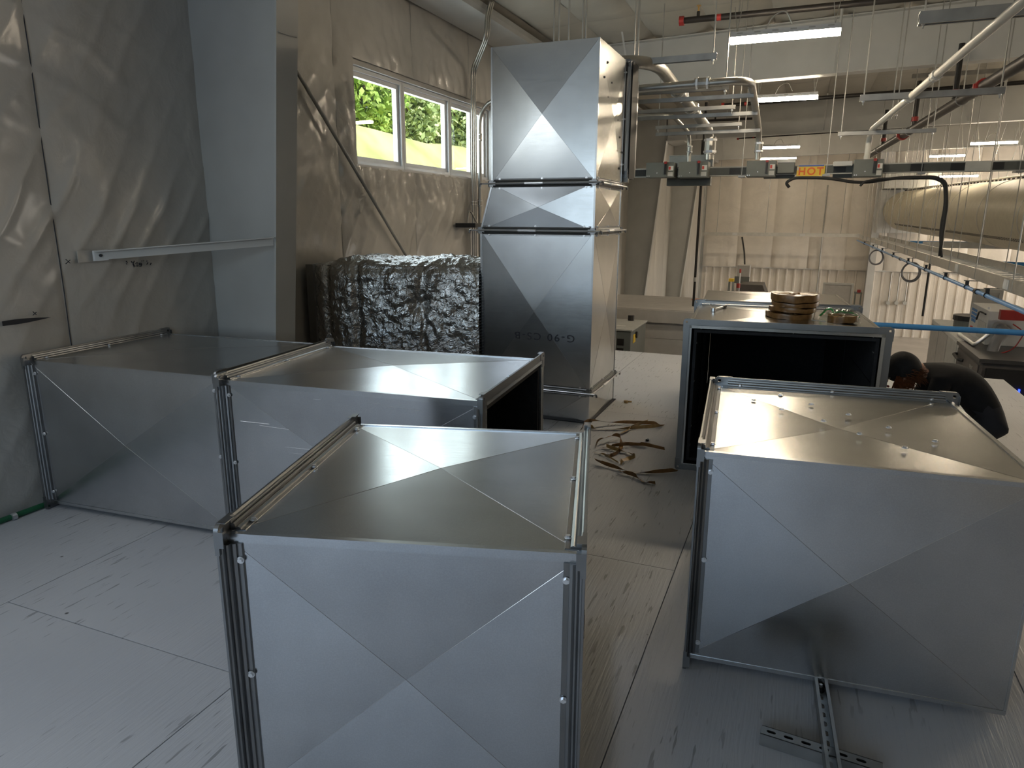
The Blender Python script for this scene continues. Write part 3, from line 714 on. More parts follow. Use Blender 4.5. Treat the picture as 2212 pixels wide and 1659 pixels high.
# foil wrapped duct between the wall and the tower
fo = empty('insulated_duct', (-3.15, 5.4, 0), 0, 'duct wrapped in crinkled silver foil insulation between column and tower', 'duct')
fa, fb = Vector((-3.82, 4.80, 0)), Vector((-2.43, 5.205, 0)); fd = (fb-fa); FLN = fd.length; fd.normalize(); fn_ = Vector((fd.y, -fd.x, 0)); 
FZ0, FZ1, FDP = .02, 1.215, .72
pcx = (P(905, 655, y=5.05)-fa).dot(fd); pcz = P(905, 655, y=5.05).z
def foil_pt(u, v):
    """u along the duct, v round: front bottom -> front top -> over the top -> back bottom"""
    a = .055+u*(FLN-.055); per = (FZ1-FZ0)*2+FDP; s = v*per; r = .05
    if s < FZ1-FZ0: p = fa+fd*a+Vector((0, 0, FZ0+s)); n = fn_.copy(); face = 0; zz = FZ0+s
    elif s < FZ1-FZ0+FDP: q = s-(FZ1-FZ0); p = fa+fd*a+Vector((0, q, FZ1)); n = Vector((0, 0, 1)); face = 1; zz = FZ1+q
    else: q = s-(FZ1-FZ0)-FDP; p = fa+fd*a+Vector((0, FDP, FZ1-q)); n = Vector((0, 1, 0)); face = 2; zz = FZ1+FDP+q
    e = min(abs(s-(FZ1-FZ0)), abs(s-(FZ1-FZ0+FDP)))
    d = .05 - .035*math.exp(-(e/.05)**2)
    d += .018*fbm(a*4, zz*2.2, 11) + .010*abs(fbm(a*13, zz*4, 5)) + .008*fbm(a*9, zz*20, 31, 3)
    for cxs, w, k in ((.17, .03, -.022), (.42, .035, -.030), (.98, .03, -.018)): d += k*math.exp(-((a-cxs-.015*fbm(zz*3, cxs*9))/w)**2)
    if face == 0:
        dx, dz = a-pcx, zz-pcz; rr = math.hypot(dx, dz); th = math.atan2(dz, dx)
        d += -.055*math.exp(-(rr/.09)**2) + .011*math.exp(-(rr/.22)**2)*math.cos(th*7+5*fbm(a*5, zz*5, 8))
        d += .018*math.exp(-((a-pcx-.09-.25*(zz-pcz))/.03)**2)*max(0, min(1, (zz-pcz)*4))
    if face == 1: d += .02*math.sin(a*9+zz*3)*.6 + .012*fbm(a*18, zz*18, 2)
    d *= min(1, .35+u*9)
    return p + n*d
MB().grid(foil_pt, 130, 190).build('foil_wrap', 'foil', fo, smooth=True, world=True)
for e in (0, 1):
    m = MB(); c0 = fa+fd*(0 if e == 0 else FLN-.05)
    if e == 0:
        m.obox(c0+fd*.03+Vector((0, .36, .61)), fd*.03, Vector((0, .40, 0)), Vector((0, 0, .61))); m.build('end_flange', 'galv_flange', fo, world=True)
# woven staples along the right end of the wrap
m = MB()
for i in range(46):
    z = .1+i*.0245; p = fb+fn_*.03+Vector((0, 0, z)); m.tube([p-fd*.03, p+fd*.012+Vector((0, 0, .012))], .0016, 4)
m.build('wire_mesh_edge', 'zinc', fo, world=True)['kind'] = 'stuff'

# ------------------------------------------------------------------ small things on the ducts and the deck
ZM = FL+.921+.008
def tape_roll(c, r, h, seed, parent=None, name='tape_roll', label=None, world=True):
    """flattened roll of butyl tape in a paper band, wavy and open in the middle"""
    rnd = random.Random(seed); ph = rnd.uniform(0, 6); o = MB(); n = 40; vs = []; fs = []
    for i in range(n):
        t = 6.283*i/n; k = 1+.03*math.sin(3*t+ph)+.012*math.sin(9*t+ph); w = .004*math.sin(2*t+ph)+.002*math.sin(7*t+ph*2)
        for rr, zz in ((r*k, w), (r*k*1.01, h*.5+w), (r*k, h+w), (r*k*.25, h+w-.002), (r*k*.25, w)):
            vs.append((c[0]+math.cos(t)*rr, c[1]+math.sin(t)*rr, c[2]+zz))
    for i in range(n):
        j = (i+1) % n
        for q in range(5): fs.append((i*5+q, i*5+(q+1) % 5, j*5+(q+1) % 5, j*5+q))
    o.add(vs, fs); ob = o.build(name, 'kraft_tape', parent, smooth='auto', world=world and parent is not None)
    if label: tag(ob, label, 'tape roll', 'stacked tape rolls')
    return ob
tc = P(1708, 686, z=ZM)
tape_roll((tc.x-.012, tc.y, ZM+.006), .152, .033, 1, label='bottom brown tape roll of the stack, sticking out to the left')
tape_roll((tc.x+.006, tc.y+.005, ZM+.047), .146, .028, 2, label='second brown tape roll from the bottom of the stack')
tape_roll((tc.x+.012, tc.y+.003, ZM+.082), .146, .026, 3, label='third brown tape roll from the bottom of the stack')
tape_roll((tc.x+.008, tc.y+.005, ZM+.115), .150, .046, 4, label='thick top brown tape roll of the stack')
bc = P(1812, 694, z=ZM)
bag = empty('zip_bag', bc, 0, 'clear zip bag with green closure lying over a small roll of tape', 'bag')
def bagpt(u, v):
    x = -.125+.25*u; y = -.09+.20*v; e = min(u, 1-u, v, 1-v)
    z = .004+.052*min(1, e*5)**.6 + .034*fbm(u*6, v*6, 3)*min(1, e*6) + .03*max(0, v-.5)*min(1, e*6)
    return (bc.x+x, bc.y+y, ZM+max(.003, z)+.004)
MB().grid(bagpt, 26, 20).build('bag_film', 'clear_bag', bag, smooth=True, world=True)
MB().tube([bagpt(.04+.92*t, .42+.03*math.sin(t*5)) for t in [i/14 for i in range(15)]], .0055, 6).build('zip_closure', 'green_zip', bag, world=True)
rl = tape_roll((bc.x+.018, bc.y-.03, ZM+.004), .088, .040, 9, name='tape_roll'); tag(rl, 'small roll of brown tape inside the clear zip bag', 'tape roll')
tag(MB().box(bc.x-.16, bc.x-.08, bc.y-.07, bc.y-.045, ZM, ZM+.006).build('paper_strip', 'paper'), 'scrap of white backing paper beside the zip bag', 'paper')
ra, rb = P(1541, 669, z=ZM+.01), P(1561, 663, z=ZM+.01)
rat = empty('ratchet', ra, 0, 'small chrome ratchet wrench lying on the open duct', 'wrench')
MB().cyl(ra, rb, .008, 10).build('handle', 'zinc', rat, world=True); MB().cyl(ra+Vector((0, 0, -.012)), ra+Vector((0, 0, .012)), .018, 14).build('head', 'zinc', rat, world=True)
MB().cyl(rb, rb+(rb-ra)*.35, .010, 10).build('grip', 'dark_steel', rat, world=True)
# peeled tape strips on the deck
def strip(pts, label, mat='kraft_tape', w=.027, edge=True):
    """ribbon through photo points (px, py, height): stands partly on edge and curls"""
    q = [P(px, py, z=h)+Vector((0, 0, 0)) for px, py, h in pts]
    q = bend(q, .09, 6); m = MB(); vs = []; n = len(q)
    for i, p in enumerate(q):
        t = (q[min(n-1, i+1)]-q[max(0, i-1)]).normalized(); s = t.cross(Vector((0, 0, 1)))
        if s.length < 1e-4: s = Vector((1, 0, 0))
        s.normalize(); k = .62+.38*math.sin(i*.35+len(pts)); up = (Vector((0, 0, 1))*k + s*(1-k)).normalized()
        b = Vector((p.x, p.y, max(p.z, .003)))
        vs += [b, b+up*w, b+up*w+s*.0016, b+s*.0016]
    fs = [(i*4+a, i*4+(a+1) % 4, (i+1)*4+(a+1) % 4, (i+1)*4+a) for i in range(n-1) for a in range(4)] + [(0, 1, 2, 3), tuple((n-1)*4+a for a in (3, 2, 1, 0))]
    m.add(vs, fs); tag(m.build('tape_strip', mat, smooth='auto'), label, 'tape strip', 'peeled tape strips on the deck')
strip([(1252, 931, .02), (1262, 914, .05), (1285, 909, .05), (1330, 914, .01), (1415, 917, .004), (1430, 921, .004)], 'tape strip curling off the tower base to the upper right')
strip([(1282, 926, .004), (1270, 922, .02), (1283, 927, .004), (1345, 928, .004), (1412, 924, .004), (1432, 920, .004)], 'thin tape strip lying just below the uppermost one', 'gold_tape')
strip([(1336, 938, .004), (1352, 929, .012), (1378, 920, .008), (1397, 912, .004)], 'short gold tape strip crossing the two upper ones', 'gold_tape')
strip([(1286, 968, .004), (1292, 951, .03), (1318, 941, .04), (1340, 944, .03), (1348, 962, .01), (1340, 978, .004), (1320, 989, .006), (1306, 985, .004)], 'tape strip coiled into a big open loop')
strip([(1345, 953, .01), (1372, 960, .006), (1397, 964, .004), (1436, 972, .004)], 'tape strip running right out of the big loop')
strip([(1302, 967, .004), (1315, 966, .012), (1350, 962, .01), (1397, 963, .01)], 'broad tape strip inside the big loop', 'kraft_tape', .026)
strip([(1310, 966, .02), (1330, 974, .004), (1360, 977, .01), (1375, 988, .015), (1362, 994, .01), (1347, 996, .02), (1341, 1005, .004)], 'twisted tape strip with gold kinks below the loop', 'gold_tape')
strip([(1285, 978, .004), (1300, 980, .006), (1312, 986, .01), (1336, 1000, .004)], 'tape strip poking out from behind the nearest duct', 'gold_tape', .014)
strip([(1288, 995, .02), (1310, 1007, .01), (1345, 1016, .006), (1400, 1023, .004), (1450, 1020, .006), (1462, 1018, .01)], 'long tape strip sweeping right to the open duct')
strip([(1340, 1016, .02), (1352, 1024, .008), (1375, 1031, .004), (1395, 1042, .004), (1416, 1046, .004)], 'short tape strip below the long sweeping one')
nb = P(1398, 953, z=0)
nut = empty('loose_nut', nb, 0, 'small loose nut on the deck right of the tape strips', 'nut'); MB().cyl(nb, nb+Vector((0, 0, .014)), .012, 6).build('nut_body', 'dark_steel', nut, world=True); MB().cyl(nb+Vector((.004, 0, .004)), nb+Vector((.004, 0, .024)), .005, 8).build('bolt_end', 'zinc', nut, world=True)
nb = P(1352, 870, z=0)
nut = empty('loose_bolt', nb, 0, 'small brass-coloured bolt on the deck beside the tower', 'bolt'); MB().cyl(nb, nb+Vector((0, 0, .02)), .02, 6).build('bolt_head', 'gold_tape', nut, world=True); MB().cyl(nb+Vector((0, 0, .012)), nb+Vector((.05, .01, .012)), .008, 8).build('shank', 'gold_tape', nut, world=True)
# two pieces of slotted strut channel
def slot(cx, L, w, n=5):
    h = L/2-w; return [(cx+h+w*math.cos(t), w*math.sin(t)) for t in [R(-90+180*i/n) for i in range(n+1)]] + [(cx-h+w*math.cos(t), w*math.sin(t)) for t in [R(90+180*i/n) for i in range(n+1)]]
def strut(name, label, a, b, up, slots, pitch, s=.0415, first=.03, mat='strut_metal'):
    """slotted strut channel from a to b (middle of its base), opening along up"""
    a, b, up = Vector(a), Vector(b), Vector(up).normalized(); d = (b-a).normalized(); L = (b-a).length; sd = d.cross(up).normalized(); up = sd.cross(d)
    o = empty(name, a, 0, label, 'strut channel')
    hs = [slot(first+pitch*k, .028, .0062) for k in range(slots) if first+pitch*k < L-.015]
    t = .0025; h = s/2
    MB().holed([(0, -h), (L, -h), (L, h), (0, h)], [[(x, y) for x, y in q][::-1] for q in hs], lambda x, y: a+d*x+sd*y, up*t).build('slotted_base', mat, o, world=True)
    for sg in (-1, 1):
        pts = [a+sd*sg*h+up*z_+sd*sg*w_ for w_, z_ in ((0, 0), (0, s), (-.010, s), (-.010, s-.008), (-.0125+.005, s-.008), (-.0125+.005, s-t), (-t, s-t), (-t, 0))]
        MB().extrude(pts, d*L).build('lipped_side', mat, o, world=True)
    return o
s1a = P(1643, 1588, z=.02); s1b = P(1905, 1672, z=.02)
sA_ = strut('strut_channel', 'slotted steel strut lying face down across the bottom right', Vector((s1a.x, s1a.y, .0425)), Vector((s1b.x, s1b.y, .0425)), (0, 0, -1), 12, .0505)
a = P(1771, 1468, z=.025); b = P(1812, 1800, z=.045)
sB = strut('strut_channel', 'slotted steel strut lying open side up across the other one', Vector((a.x, a.y, .004)), Vector((b.x, b.y, .0600)), (0, 0, 1), 8, .0505, first=.085)
dd = (Vector((b.x, b.y, .06))-Vector((a.x, a.y, .004))).normalized(); c = Vector((a.x, a.y, .004))+dd*.042
MB().cyl(c+Vector((0, 0, .002)), c+Vector((0, 0, .006)), .014, 14).build('washer', 'black', sB, world=True)
MB().cyl(c+Vector((0, 0, .006)), c+Vector((0, 0, .018)), .0098, 6).build('nut', 'dark_steel', sB, world=True)
MB().cyl(c+Vector((0, 0, .018)), c+Vector((0, 0, .028)), .0055, 8).build('bolt_end', 'zinc', sB, world=True)
# green hose at the foot of the left wall
gh = empty('green_hose', (XW+.06, 0, 0), 0, 'green hose running along the foot of the plain wall', 'hose')
MB().tube([(XW+.05+.012*math.sin(t*2.1), -3.5+t, .016) for t in [i*.3 for i in range(24)]], .0155, 10).build('hose_run', 'green_hose', gh, smooth=True, world=True)
p = P(30, 1116, z=.016); MB().tube([(XW+.05, p.y-.012, .016), (XW+.05, p.y+.012, .016)], .0195, 12).build('clamp', 'zinc', gh, world=True)

# ------------------------------------------------------------------ conduits beside the window
def conduit(name, label, pts, r, rb, mat='conduit', couplings=(), group=None, cat='conduit', seg=10):
    o = empty(name, pts[0], 0, label, cat, group); path = bend(pts, rb, 8)
    MB().tube(path, r, seg).build('pipe', mat, o, smooth='auto', world=True)
    for c, d in couplings:
        c, d = Vector(c), Vector(d).normalized()
        MB().cyl(c-d*r*1.9, c+d*r*1.9, r*1.28, 12).build('coupling', mat, o, world=True)
        for s in (-1, 1): MB().cyl(c+d*s*r*1.3-d*r*.25, c+d*s*r*1.3+d*r*.25, r*1.5, 6).build('coupling_nut', 'zinc', o, world=True)
    return o
for k, nm in enumerate(('leftmost of the thin conduits climbing past the window', 'middle of the thin conduits climbing past the window', 'rightmost of the thin conduits climbing past the window')):
    y = 7.955+.05*k; x = XW+.075
    conduit('wall_conduit', nm, [(x, y, 1.0), (x, y, 3.30), P(1048+4*k, 80, x=-3.40), P(1050+4*k, 34, x=-3.40), P(1058+4*k, 4, x=-3.36)], .0125, .10, couplings=[((x, y, 1.78), (0, 0, 1))], group='thin conduits by the window')
x = XW+.085; y = 8.145
conduit('wall_conduit', 'thick conduit by the window bending right towards the tower', [(x, y, .9), (x, y, 2.98), (x+.9, y, 3.02)], .024, .30, couplings=[((x, y, 1.78), (0, 0, 1)), ((x, y, 2.56), (0, 0, 1))], seg=14)
m_ = empty('conduit_bracket', (XW+.1, 7.9, 1.5), 0, 'black bracket with a short hose behind the tower joint', 'bracket')
MB().box(XW+.04, XW+.30, 7.55, 7.92, 1.49, 1.54).build('arm', 'black', m_, world=True); MB().tube(bend([(XW+.1, 7.75, 1.54), (XW+.1, 7.8, 1.72), (XW+.16, 7.88, 1.55)], .1), .012, 8).build('hose', 'conduit', m_, world=True)

# ------------------------------------------------------------------ person kneeling by the open duct
def skin_body(name, joints, bones, mat, parent=None):
    me = bpy.data.meshes.new(name); names = list(joints)
    me.from_pydata([joints[k][0] for k in names], [(names.index(a), names.index(b)) for a, b in bones], [])
    o = bpy.data.objects.new(name, me); COL.objects.link(o)
    o.modifiers.new('s', 'SKIN'); sv = me.skin_vertices[0].data
    for i, k in enumerate(names):
        r = joints[k][1]; sv[i].radius = r if isinstance(r, tuple) else (r, r)
    sv[0].use_root = True
    s = o.modifiers.new('d', 'SUBSURF'); s.levels = 2; s.render_levels = 2
    bpy.context.view_layer.update()
    m2 = bpy.data.meshes.new_from_object(o.evaluated_get(bpy.context.evaluated_depsgraph_get())); bpy.data.objects.remove(o)
    for p in m2.polygons: p.use_smooth = True
    ob = bpy.data.objects.new(name, m2); COL.objects.link(ob)
    if parent: ob.parent = parent
    return ob
PX, PY = 0.0, 5.16
pe = empty('person', (1.05, PY, 0), 0, 'person in black shirt and black cap bent over beside the open duct', 'person')
J = {'pelvis': ((1.20, PY, .38), (.15, .12)), 'waist': ((1.12, PY, .50), (.145, .115)), 'chest': ((1.0, PY, .60), (.165, .125)), 'upper': ((.90, PY, .63), (.15, .10)),
     'neck': ((.80, PY-.01, .635), .058), 'neck2': ((.755, PY-.02, .63), .056), 'head': ((.70, PY-.03, .625), (.078, .085)), 'crown': ((.645, PY-.04, .635), (.075, .09)),
     'shl': ((.885, PY-.17, .60), .062), 'ell': ((.80, PY-.20, .34), .044), 'wrl': ((.68, PY-.12, .14), .028), 'hal': ((.63, PY-.10, .09), (.036, .018)),
     'shr': ((.885, PY+.17, .60), .062), 'elr': ((.80, PY+.22, .34), .044), 'wrr': ((.68, PY+.16, .14), .028), 'har': ((.63, PY+.14, .09), (.036, .018)),
     'hpl': ((1.22, PY-.10, .33), .09), 'knl': ((.90, PY-.13, .085), .062), 'anl': ((1.30, PY-.12, .055), .042), 'tol': ((1.42, PY-.12, .035), .032),
     'hpr': ((1.22, PY+.10, .33), .09), 'knr': ((.90, PY+.13, .085), .062), 'anr': ((1.30, PY+.12, .055), .042), 'tor': ((1.42, PY+.12, .035), .032)}
B = [('pelvis', 'waist'), ('waist', 'chest'), ('chest', 'upper'), ('upper', 'neck'), ('neck', 'neck2'), ('neck2', 'head'), ('head', 'crown')]
for s in 'lr':
    B += [('upper', 'sh'+s), ('sh'+s, 'el'+s), ('el'+s, 'wr'+s), ('wr'+s, 'ha'+s), ('pelvis', 'hp'+s), ('hp'+s, 'kn'+s), ('kn'+s, 'an'+s), ('an'+s, 'to'+s)]
    hy = J['ha'+s][0][1]
    for k, (dx, L) in enumerate(((-.03, .06), (-.01, .075), (.01, .08), (.03, .065))):
        J['f%d%s' % (k, s)] = ((.60, hy+dx, .065), .009); J['g%d%s' % (k, s)] = ((.60-L*.55, hy+dx, .035), .008); J['h%d%s' % (k, s)] = ((.60-L, hy+dx, .014), .007)
        B += [('ha'+s, 'f%d%s' % (k, s)), ('f%d%s' % (k, s), 'g%d%s' % (k, s)), ('g%d%s' % (k, s), 'h%d%s' % (k, s))]
    J['t1'+s] = ((.645, hy-.045, .07), .010); J['t2'+s] = ((.62, hy-.065, .035), .009); B += [('ha'+s, 't1'+s), ('t1'+s, 't2'+s)]
body = skin_body('body', J, B, 'shirt')
iv = Vector(pe.location)
for v in body.data.vertices: v.co -= iv
body.parent = pe
for mn in ('shirt', 'skin', 'trouser'): body.data.materials.append(MAT[mn])
segs = {k: Vector(J[k][0])-iv for k in J}
def near_bone(c):
    best = None
    for a, b in B:
        A, Bv = segs[a], segs[b]; t = max(0, min(1, (c-A).dot(Bv-A)/max(1e-9, (Bv-A).length_squared))); d = (c-(A+(Bv-A)*t)).length
        if best is None or d < best[0]: best = (d, a, b, t)
    return best
for p in body.data.polygons:
    d, a, b, t = near_bone(p.center)
    k = 0
    if a in ('neck', 'neck2', 'head') or (a[:2] in ('wr', 'ha') or a[0] in 'fgt') or (a[:2] == 'el'): k = 1
    elif a[:2] in ('hp', 'kn', 'an') or b[:2] == 'hp': k = 2
    p.material_index = k
def ell(c, rx, ry, rz, nu=20, nv=12, v0=0.0, v1=1.0):
    return MB().grid(lambda u, v: (c[0]+rx*math.cos(6.28319*u)*math.sin(math.pi*(v0+(v1-v0)*v)), c[1]+ry*math.sin(6.28319*u)*math.sin(math.pi*(v0+(v1-v0)*v)), c[2]+rz*math.cos(math.pi*(v0+(v1-v0)*v))), nu, nv)
hd = Vector((.672, PY-.035, .632))
MB().grid(lambda u, v: (hd.x-.004+.108*math.cos(6.28319*u)*math.sin(math.pi*.72*v)+.02*v, hd.y+.098*math.sin(6.28319*u)*math.sin(math.pi*.72*v), hd.z+.01+.118*math.cos(math.pi*.72*v)), 28, 14).build('cap_crown', 'cap_cloth', pe, smooth=True, world=True)
MB().extrude([(hd.x-.075, hd.y-.085, hd.z-.045), (hd.x-.075, hd.y+.085, hd.z-.045), (hd.x-.14, hd.y+.075, hd.z-.095), (hd.x-.17, hd.y, hd.z-.115), (hd.x-.14, hd.y-.075, hd.z-.095)], (.006, 0, .005)).build('cap_brim', 'cap_cloth', pe, world=True)
MB().tube([(hd.x+.03*math.cos(t)*0+.0, hd.y-.099, hd.z+.0) for t in (0,)]+[(hd.x+.05, hd.y-.088, hd.z-.01), (hd.x+.09, hd.y-.055, hd.z-.005)], .003, 5).build('cap_strap', 'black', pe, world=True)
# hair below the cap and down the neck
m = MB(); rnd = random.Random(5)
for i in range(260):
    t = rnd.uniform(-1.9, 1.9); a = Vector((hd.x+.088*math.cos(t)+.01, hd.y+.086*math.sin(t), hd.z-.02+rnd.uniform(-.03, .03)))
    b = a+Vector((rnd.uniform(.02, .08), rnd.uniform(-.015, .015)+.01*math.sin(t), rnd.uniform(-.05, .03))); m.tube([a, (a+b)/2+Vector((0, 0, .012)), b], [.004, .0035, .001], 4)
for i in range(120):
    a = Vector((hd.x+rnd.uniform(-.04, .06), hd.y-.088, hd.z-.03+rnd.uniform(-.02, .01))); m.tube([a, a+Vector((rnd.uniform(-.02, .02), -.006, -.04)), a+Vector((rnd.uniform(-.03, .02), 0, -.075))], [.004, .0035, .001], 4)
m.build('hair', 'hair', pe, world=True)['kind'] = 'stuff'
for sy in (-1, 1):
    ell((hd.x+.01, hd.y+sy*.086, hd.z-.04), .018, .008, .028, 10, 8).build('ear', 'skin', pe, smooth=True, world=True)
    ell((hd.x-.075, hd.y+sy*.032, hd.z-.055), .006, .008, .006, 10, 8).build('eye', 'paper', pe, smooth=True, world=True)
ell((hd.x-.092, hd.y, hd.z-.075), .020, .014, .022, 10, 8).build('nose', 'skin', pe, smooth=True, world=True)
ell((hd.x-.07, hd.y, hd.z-.112), .010, .026, .007, 10, 8).build('mouth', 'red_paint', pe, smooth=True, world=True)

# ------------------------------------------------------------------ the hall: services under the roof
def rod(p, q, r, label, group, mat='conduit', name='threaded_rod', cat='rod'):
    return tag(MB().cyl(p, q, r, 6).build(name, mat), label, cat, group)
# strip lights
def strip_light(a, b, label, e=None):
    """hung strip light from a to b (underside ends)"""
    a, b = Vector(a), Vector(b); o = empty('strip_light', (a+b)/2, 0, label, 'light', 'ceiling strip lights'); x0, x1 = a.x, b.x; y = a.y; z = (a.z+b.z)/2
    MB().box(x0+.005, x1-.005, y-.055, y+.055, z+.045, z+.085).build('housing', 'white_vinyl', o, world=True)
    MB().extrude([(x0, y-.05, z+.045), (x0, y-.042, z+.008), (x0, y-.03, z), (x0, y+.03, z), (x0, y+.042, z+.008), (x0, y+.05, z+.045)], (x1-x0, 0, 0)).build('diffuser', 'led_white', o, world=True)
    n = max(3, int((x1-x0)/.14))
    for k in range(n):
        xx = x0+.08+(x1-x0-.16)*k/(n-1)
        if n > 4: MB().box(xx-.025, xx+.025, y-.0565, y-.0545, z+.066, z+.076).build('vent_slot', 'grey_light', o, world=True)
    for xx in (x0+.05, x1-.05):
        MB().tube([(xx, y, z+.085), (xx-.03, y, z+.30)], .003, 5).build('hanger_wire', 'conduit', o, world=True); MB().tube([(xx, y, z+.085), (xx+.03, y, z+.30), (xx, y, zt(xx)+.02)], .003, 5).build('hanger_wire', 'conduit', o, world=True)
    c = x0+(x1-x0)*.32
    MB().tube(bend([(c, y, z+.085), (c+.05, y, z+.2), (c+.16, y, z+.24), (c+.22, y, z+.12)], .1), .006, 6).build('cord', 'conduit', o, world=True)
    return o
a, b = P(1578, 91, y=7.0), P(1815, 80, y=7.0); z = (a.z+b.z)/2
strip_light((a.x, 7, z), (b.x, 7, z), 'nearest and largest glowing strip light, under the deep rafter')
a, b = P(1630, 221, y=10.9), P(1766, 221, y=10.9); strip_light((a.x, 10.9, a.z), (b.x, 10.9, a.z), 'second strip light behind the nearest one')
a, b = P(1645, 322, y=19.5), P(1727, 322, y=19.5); strip_light(a, (b.x, b.y, a.z), 'third strip light, above the yellow sign')
a, b = P(1640, 345, y=26), P(1720, 345, y=26); strip_light(a, (b.x, b.y, a.z), 'fourth strip light, small and just above the yellow sign')
a, b = P(2097, 313, y=18.5), P(2197, 311, y=18.5); strip_light(a, (b.x, b.y, a.z), 'strip light at far right above the grey busway')
a, b = P(2007, 340, y=23.5), P(2086, 340, y=23.5); strip_light(a, (b.x, b.y, a.z), 'strip light left of and below the far right one')
a, b = P(2030, 383, y=27.5), P(2112, 383, y=27.5); strip_light(a, (b.x, b.y, a.z), 'lowest far strip light seen under the busway')
for x, y, lab in ((4.0, 7.0, 'beside the nearest one'), (4.0, 12.8, 'beside the second one'), (8.5, 7, 'in the middle of the hall near the deck'), (8.5, 12.8, 'in the middle of the hall'), (8.5, 19, 'in the middle of the hall farther back'),
                  (7.5, 25.5, 'near the end wall'), (11.5, 25.5, 'near the end wall by the added opening'), (12, 12.8, 'by the right hand wall'), (12, 19, 'by the right hand wall farther back')):
    strip_light((x, y, 3.2), (x+1.0, y, 3.2), 'added strip light outside the picture, '+lab)  # unseen fixtures added because the hall needs their light
# sprinkler lines
def sprinkler(p0, p1, label, drops=(), r=.030, cap=True):
    o = empty('sprinkler_pipe', p0, 0, label, 'pipe', 'black sprinkler lines'); p0, p1 = Vector(p0), Vector(p1); d = (p1-p0).normalized()
    MB().cyl(p0, p1, r, 12).build('pipe', 'dark_steel', o, smooth='auto', world=True)
    if cap:
        MB().cyl(p0-d*.01, p0+d*.035, r*1.5, 12).build('end_cap', 'red_paint', o, world=True); MB().cyl(p0+d*.35, p0+d*.39, r*1.06, 12).build('red_band', 'red_paint', o, world=True)
    for t_ in (.45, .9):
        h_ = p0+(p1-p0)*t_; MB().cyl(h_, (h_.x, h_.y, zt(h_.x)+.03), .006, 6).build('hanger_rod', 'conduit', o, world=True)
    q = p0+d*.17
    MB().cyl(q, q+Vector((0, 0, .07)), .016, 8).build('outlet', 'dark_steel', o, world=True); MB().cyl(q+Vector((0, 0, .07)), q+Vector((0, 0, .12)), .009, 8).build('sprinkler_head', 'gold_tape', o, world=True); MB().cyl(q+Vector((0, 0, .118)), q+Vector((0, 0, .124)), .022, 10).build('deflector', 'gold_tape', o, world=True)
    return o
a, b = P(1470, 45, y=7.6), P(1900, 3, y=7.6); a.z = b.z = (a.z+b.z)/2; sprinkler(a, b+(b-a)*2, 'black sprinkler pipe with red end cap above the nearest strip light')
a, b = P(1560, 228, y=12.6), P(2212, 178, y=12.6); sprinkler(a, b+(b-a)*.6, 'black sprinkler pipe crossing behind the second strip light')
a, b = P(1593, 298, y=18.6), P(2212, 258, y=18.6); sprinkler(a, b+(b-a)*.6, 'farthest black sprinkler pipe with its end left of the busway rods')
a, b = P(1525, 259, y=14.2), P(1625, 258, y=14.2); a.z = b.z = (a.z+b.z)/2; sprinkler(a, b, 'short black pipe stub seen between the conduits', cap=False, r=.022)
# sprinkler main
ma, mb_ = P(2212, 134, z=2.9), P(1872, 339, z=2.9); ma = ma+(ma-mb_)*.25
mn = empty('sprinkler_main', mb_, 0, 'thick dark brown sprinkler main with red couplings at upper right', 'pipe')
MB().cyl(ma, mb_, .058, 16).build('pipe', 'dark_steel', mn, smooth='auto', world=True)
dm = (mb_-ma).normalized()
for px, py in ((2113, 188), (1945, 292)):
    q = P(px, py, z=2.9); t = (q-ma).dot(dm); q = ma+dm*t; MB().cyl(q-dm*.05, q+dm*.05, .078, 14).build('coupling', 'red_paint', mn, world=True)
    for s in (-1, 1): MB().box(q.x+s*.075-.012, q.x+s*.075+.012, q.y-.03, q.y+.03, q.z-.03, q.z+.03).build('coupling_lug', 'red_paint', mn, world=True)
for (px, py, top) in ((2050, 226, 3.55), (1962, 278, 3.55), (1906, 318, 3.55)):
    q = P(px, py, z=2.9); t = (q-ma).dot(dm); q = ma+dm*t
    MB().cyl(q, (q.x, q.y, top), .032, 10).build('riser_nipple', 'dark_steel', mn, world=True); MB().cyl((q.x, q.y, q.z+.10), (q.x, q.y, q.z+.16), .046, 10).build('coupling', 'red_paint', mn, world=True)
for y_ in (9.5, 12.5, 15.5):
    t = (y_-ma.y)/dm.y; q = ma+dm*t; MB().tube([q+Vector((.066*math.cos(k*.5236), 0, .066*math.sin(k*.5236))) for k in range(12)], .005, 5, closed=True).build('hanger_ring', 'zinc', mn, world=True)
    MB().cyl(q+Vector((0, 0, .066)), (q.x, q.y, zt(q.x)), .006, 6).build('hanger_rod', 'conduit', mn, world=True)
# white conduit down to the busway
a, b = P(2240, -22, y=4.75), P(1880, 283, y=9.1); c = P(1872, 345, y=9.1)
conduit('white_conduit', 'long white conduit slanting down to the rightmost switch box', [a, b, c], .030, .16, 'white_pipe', couplings=[(a+(b-a)*.42, b-a), (a+(b-a)*.60, b-a)], seg=14)
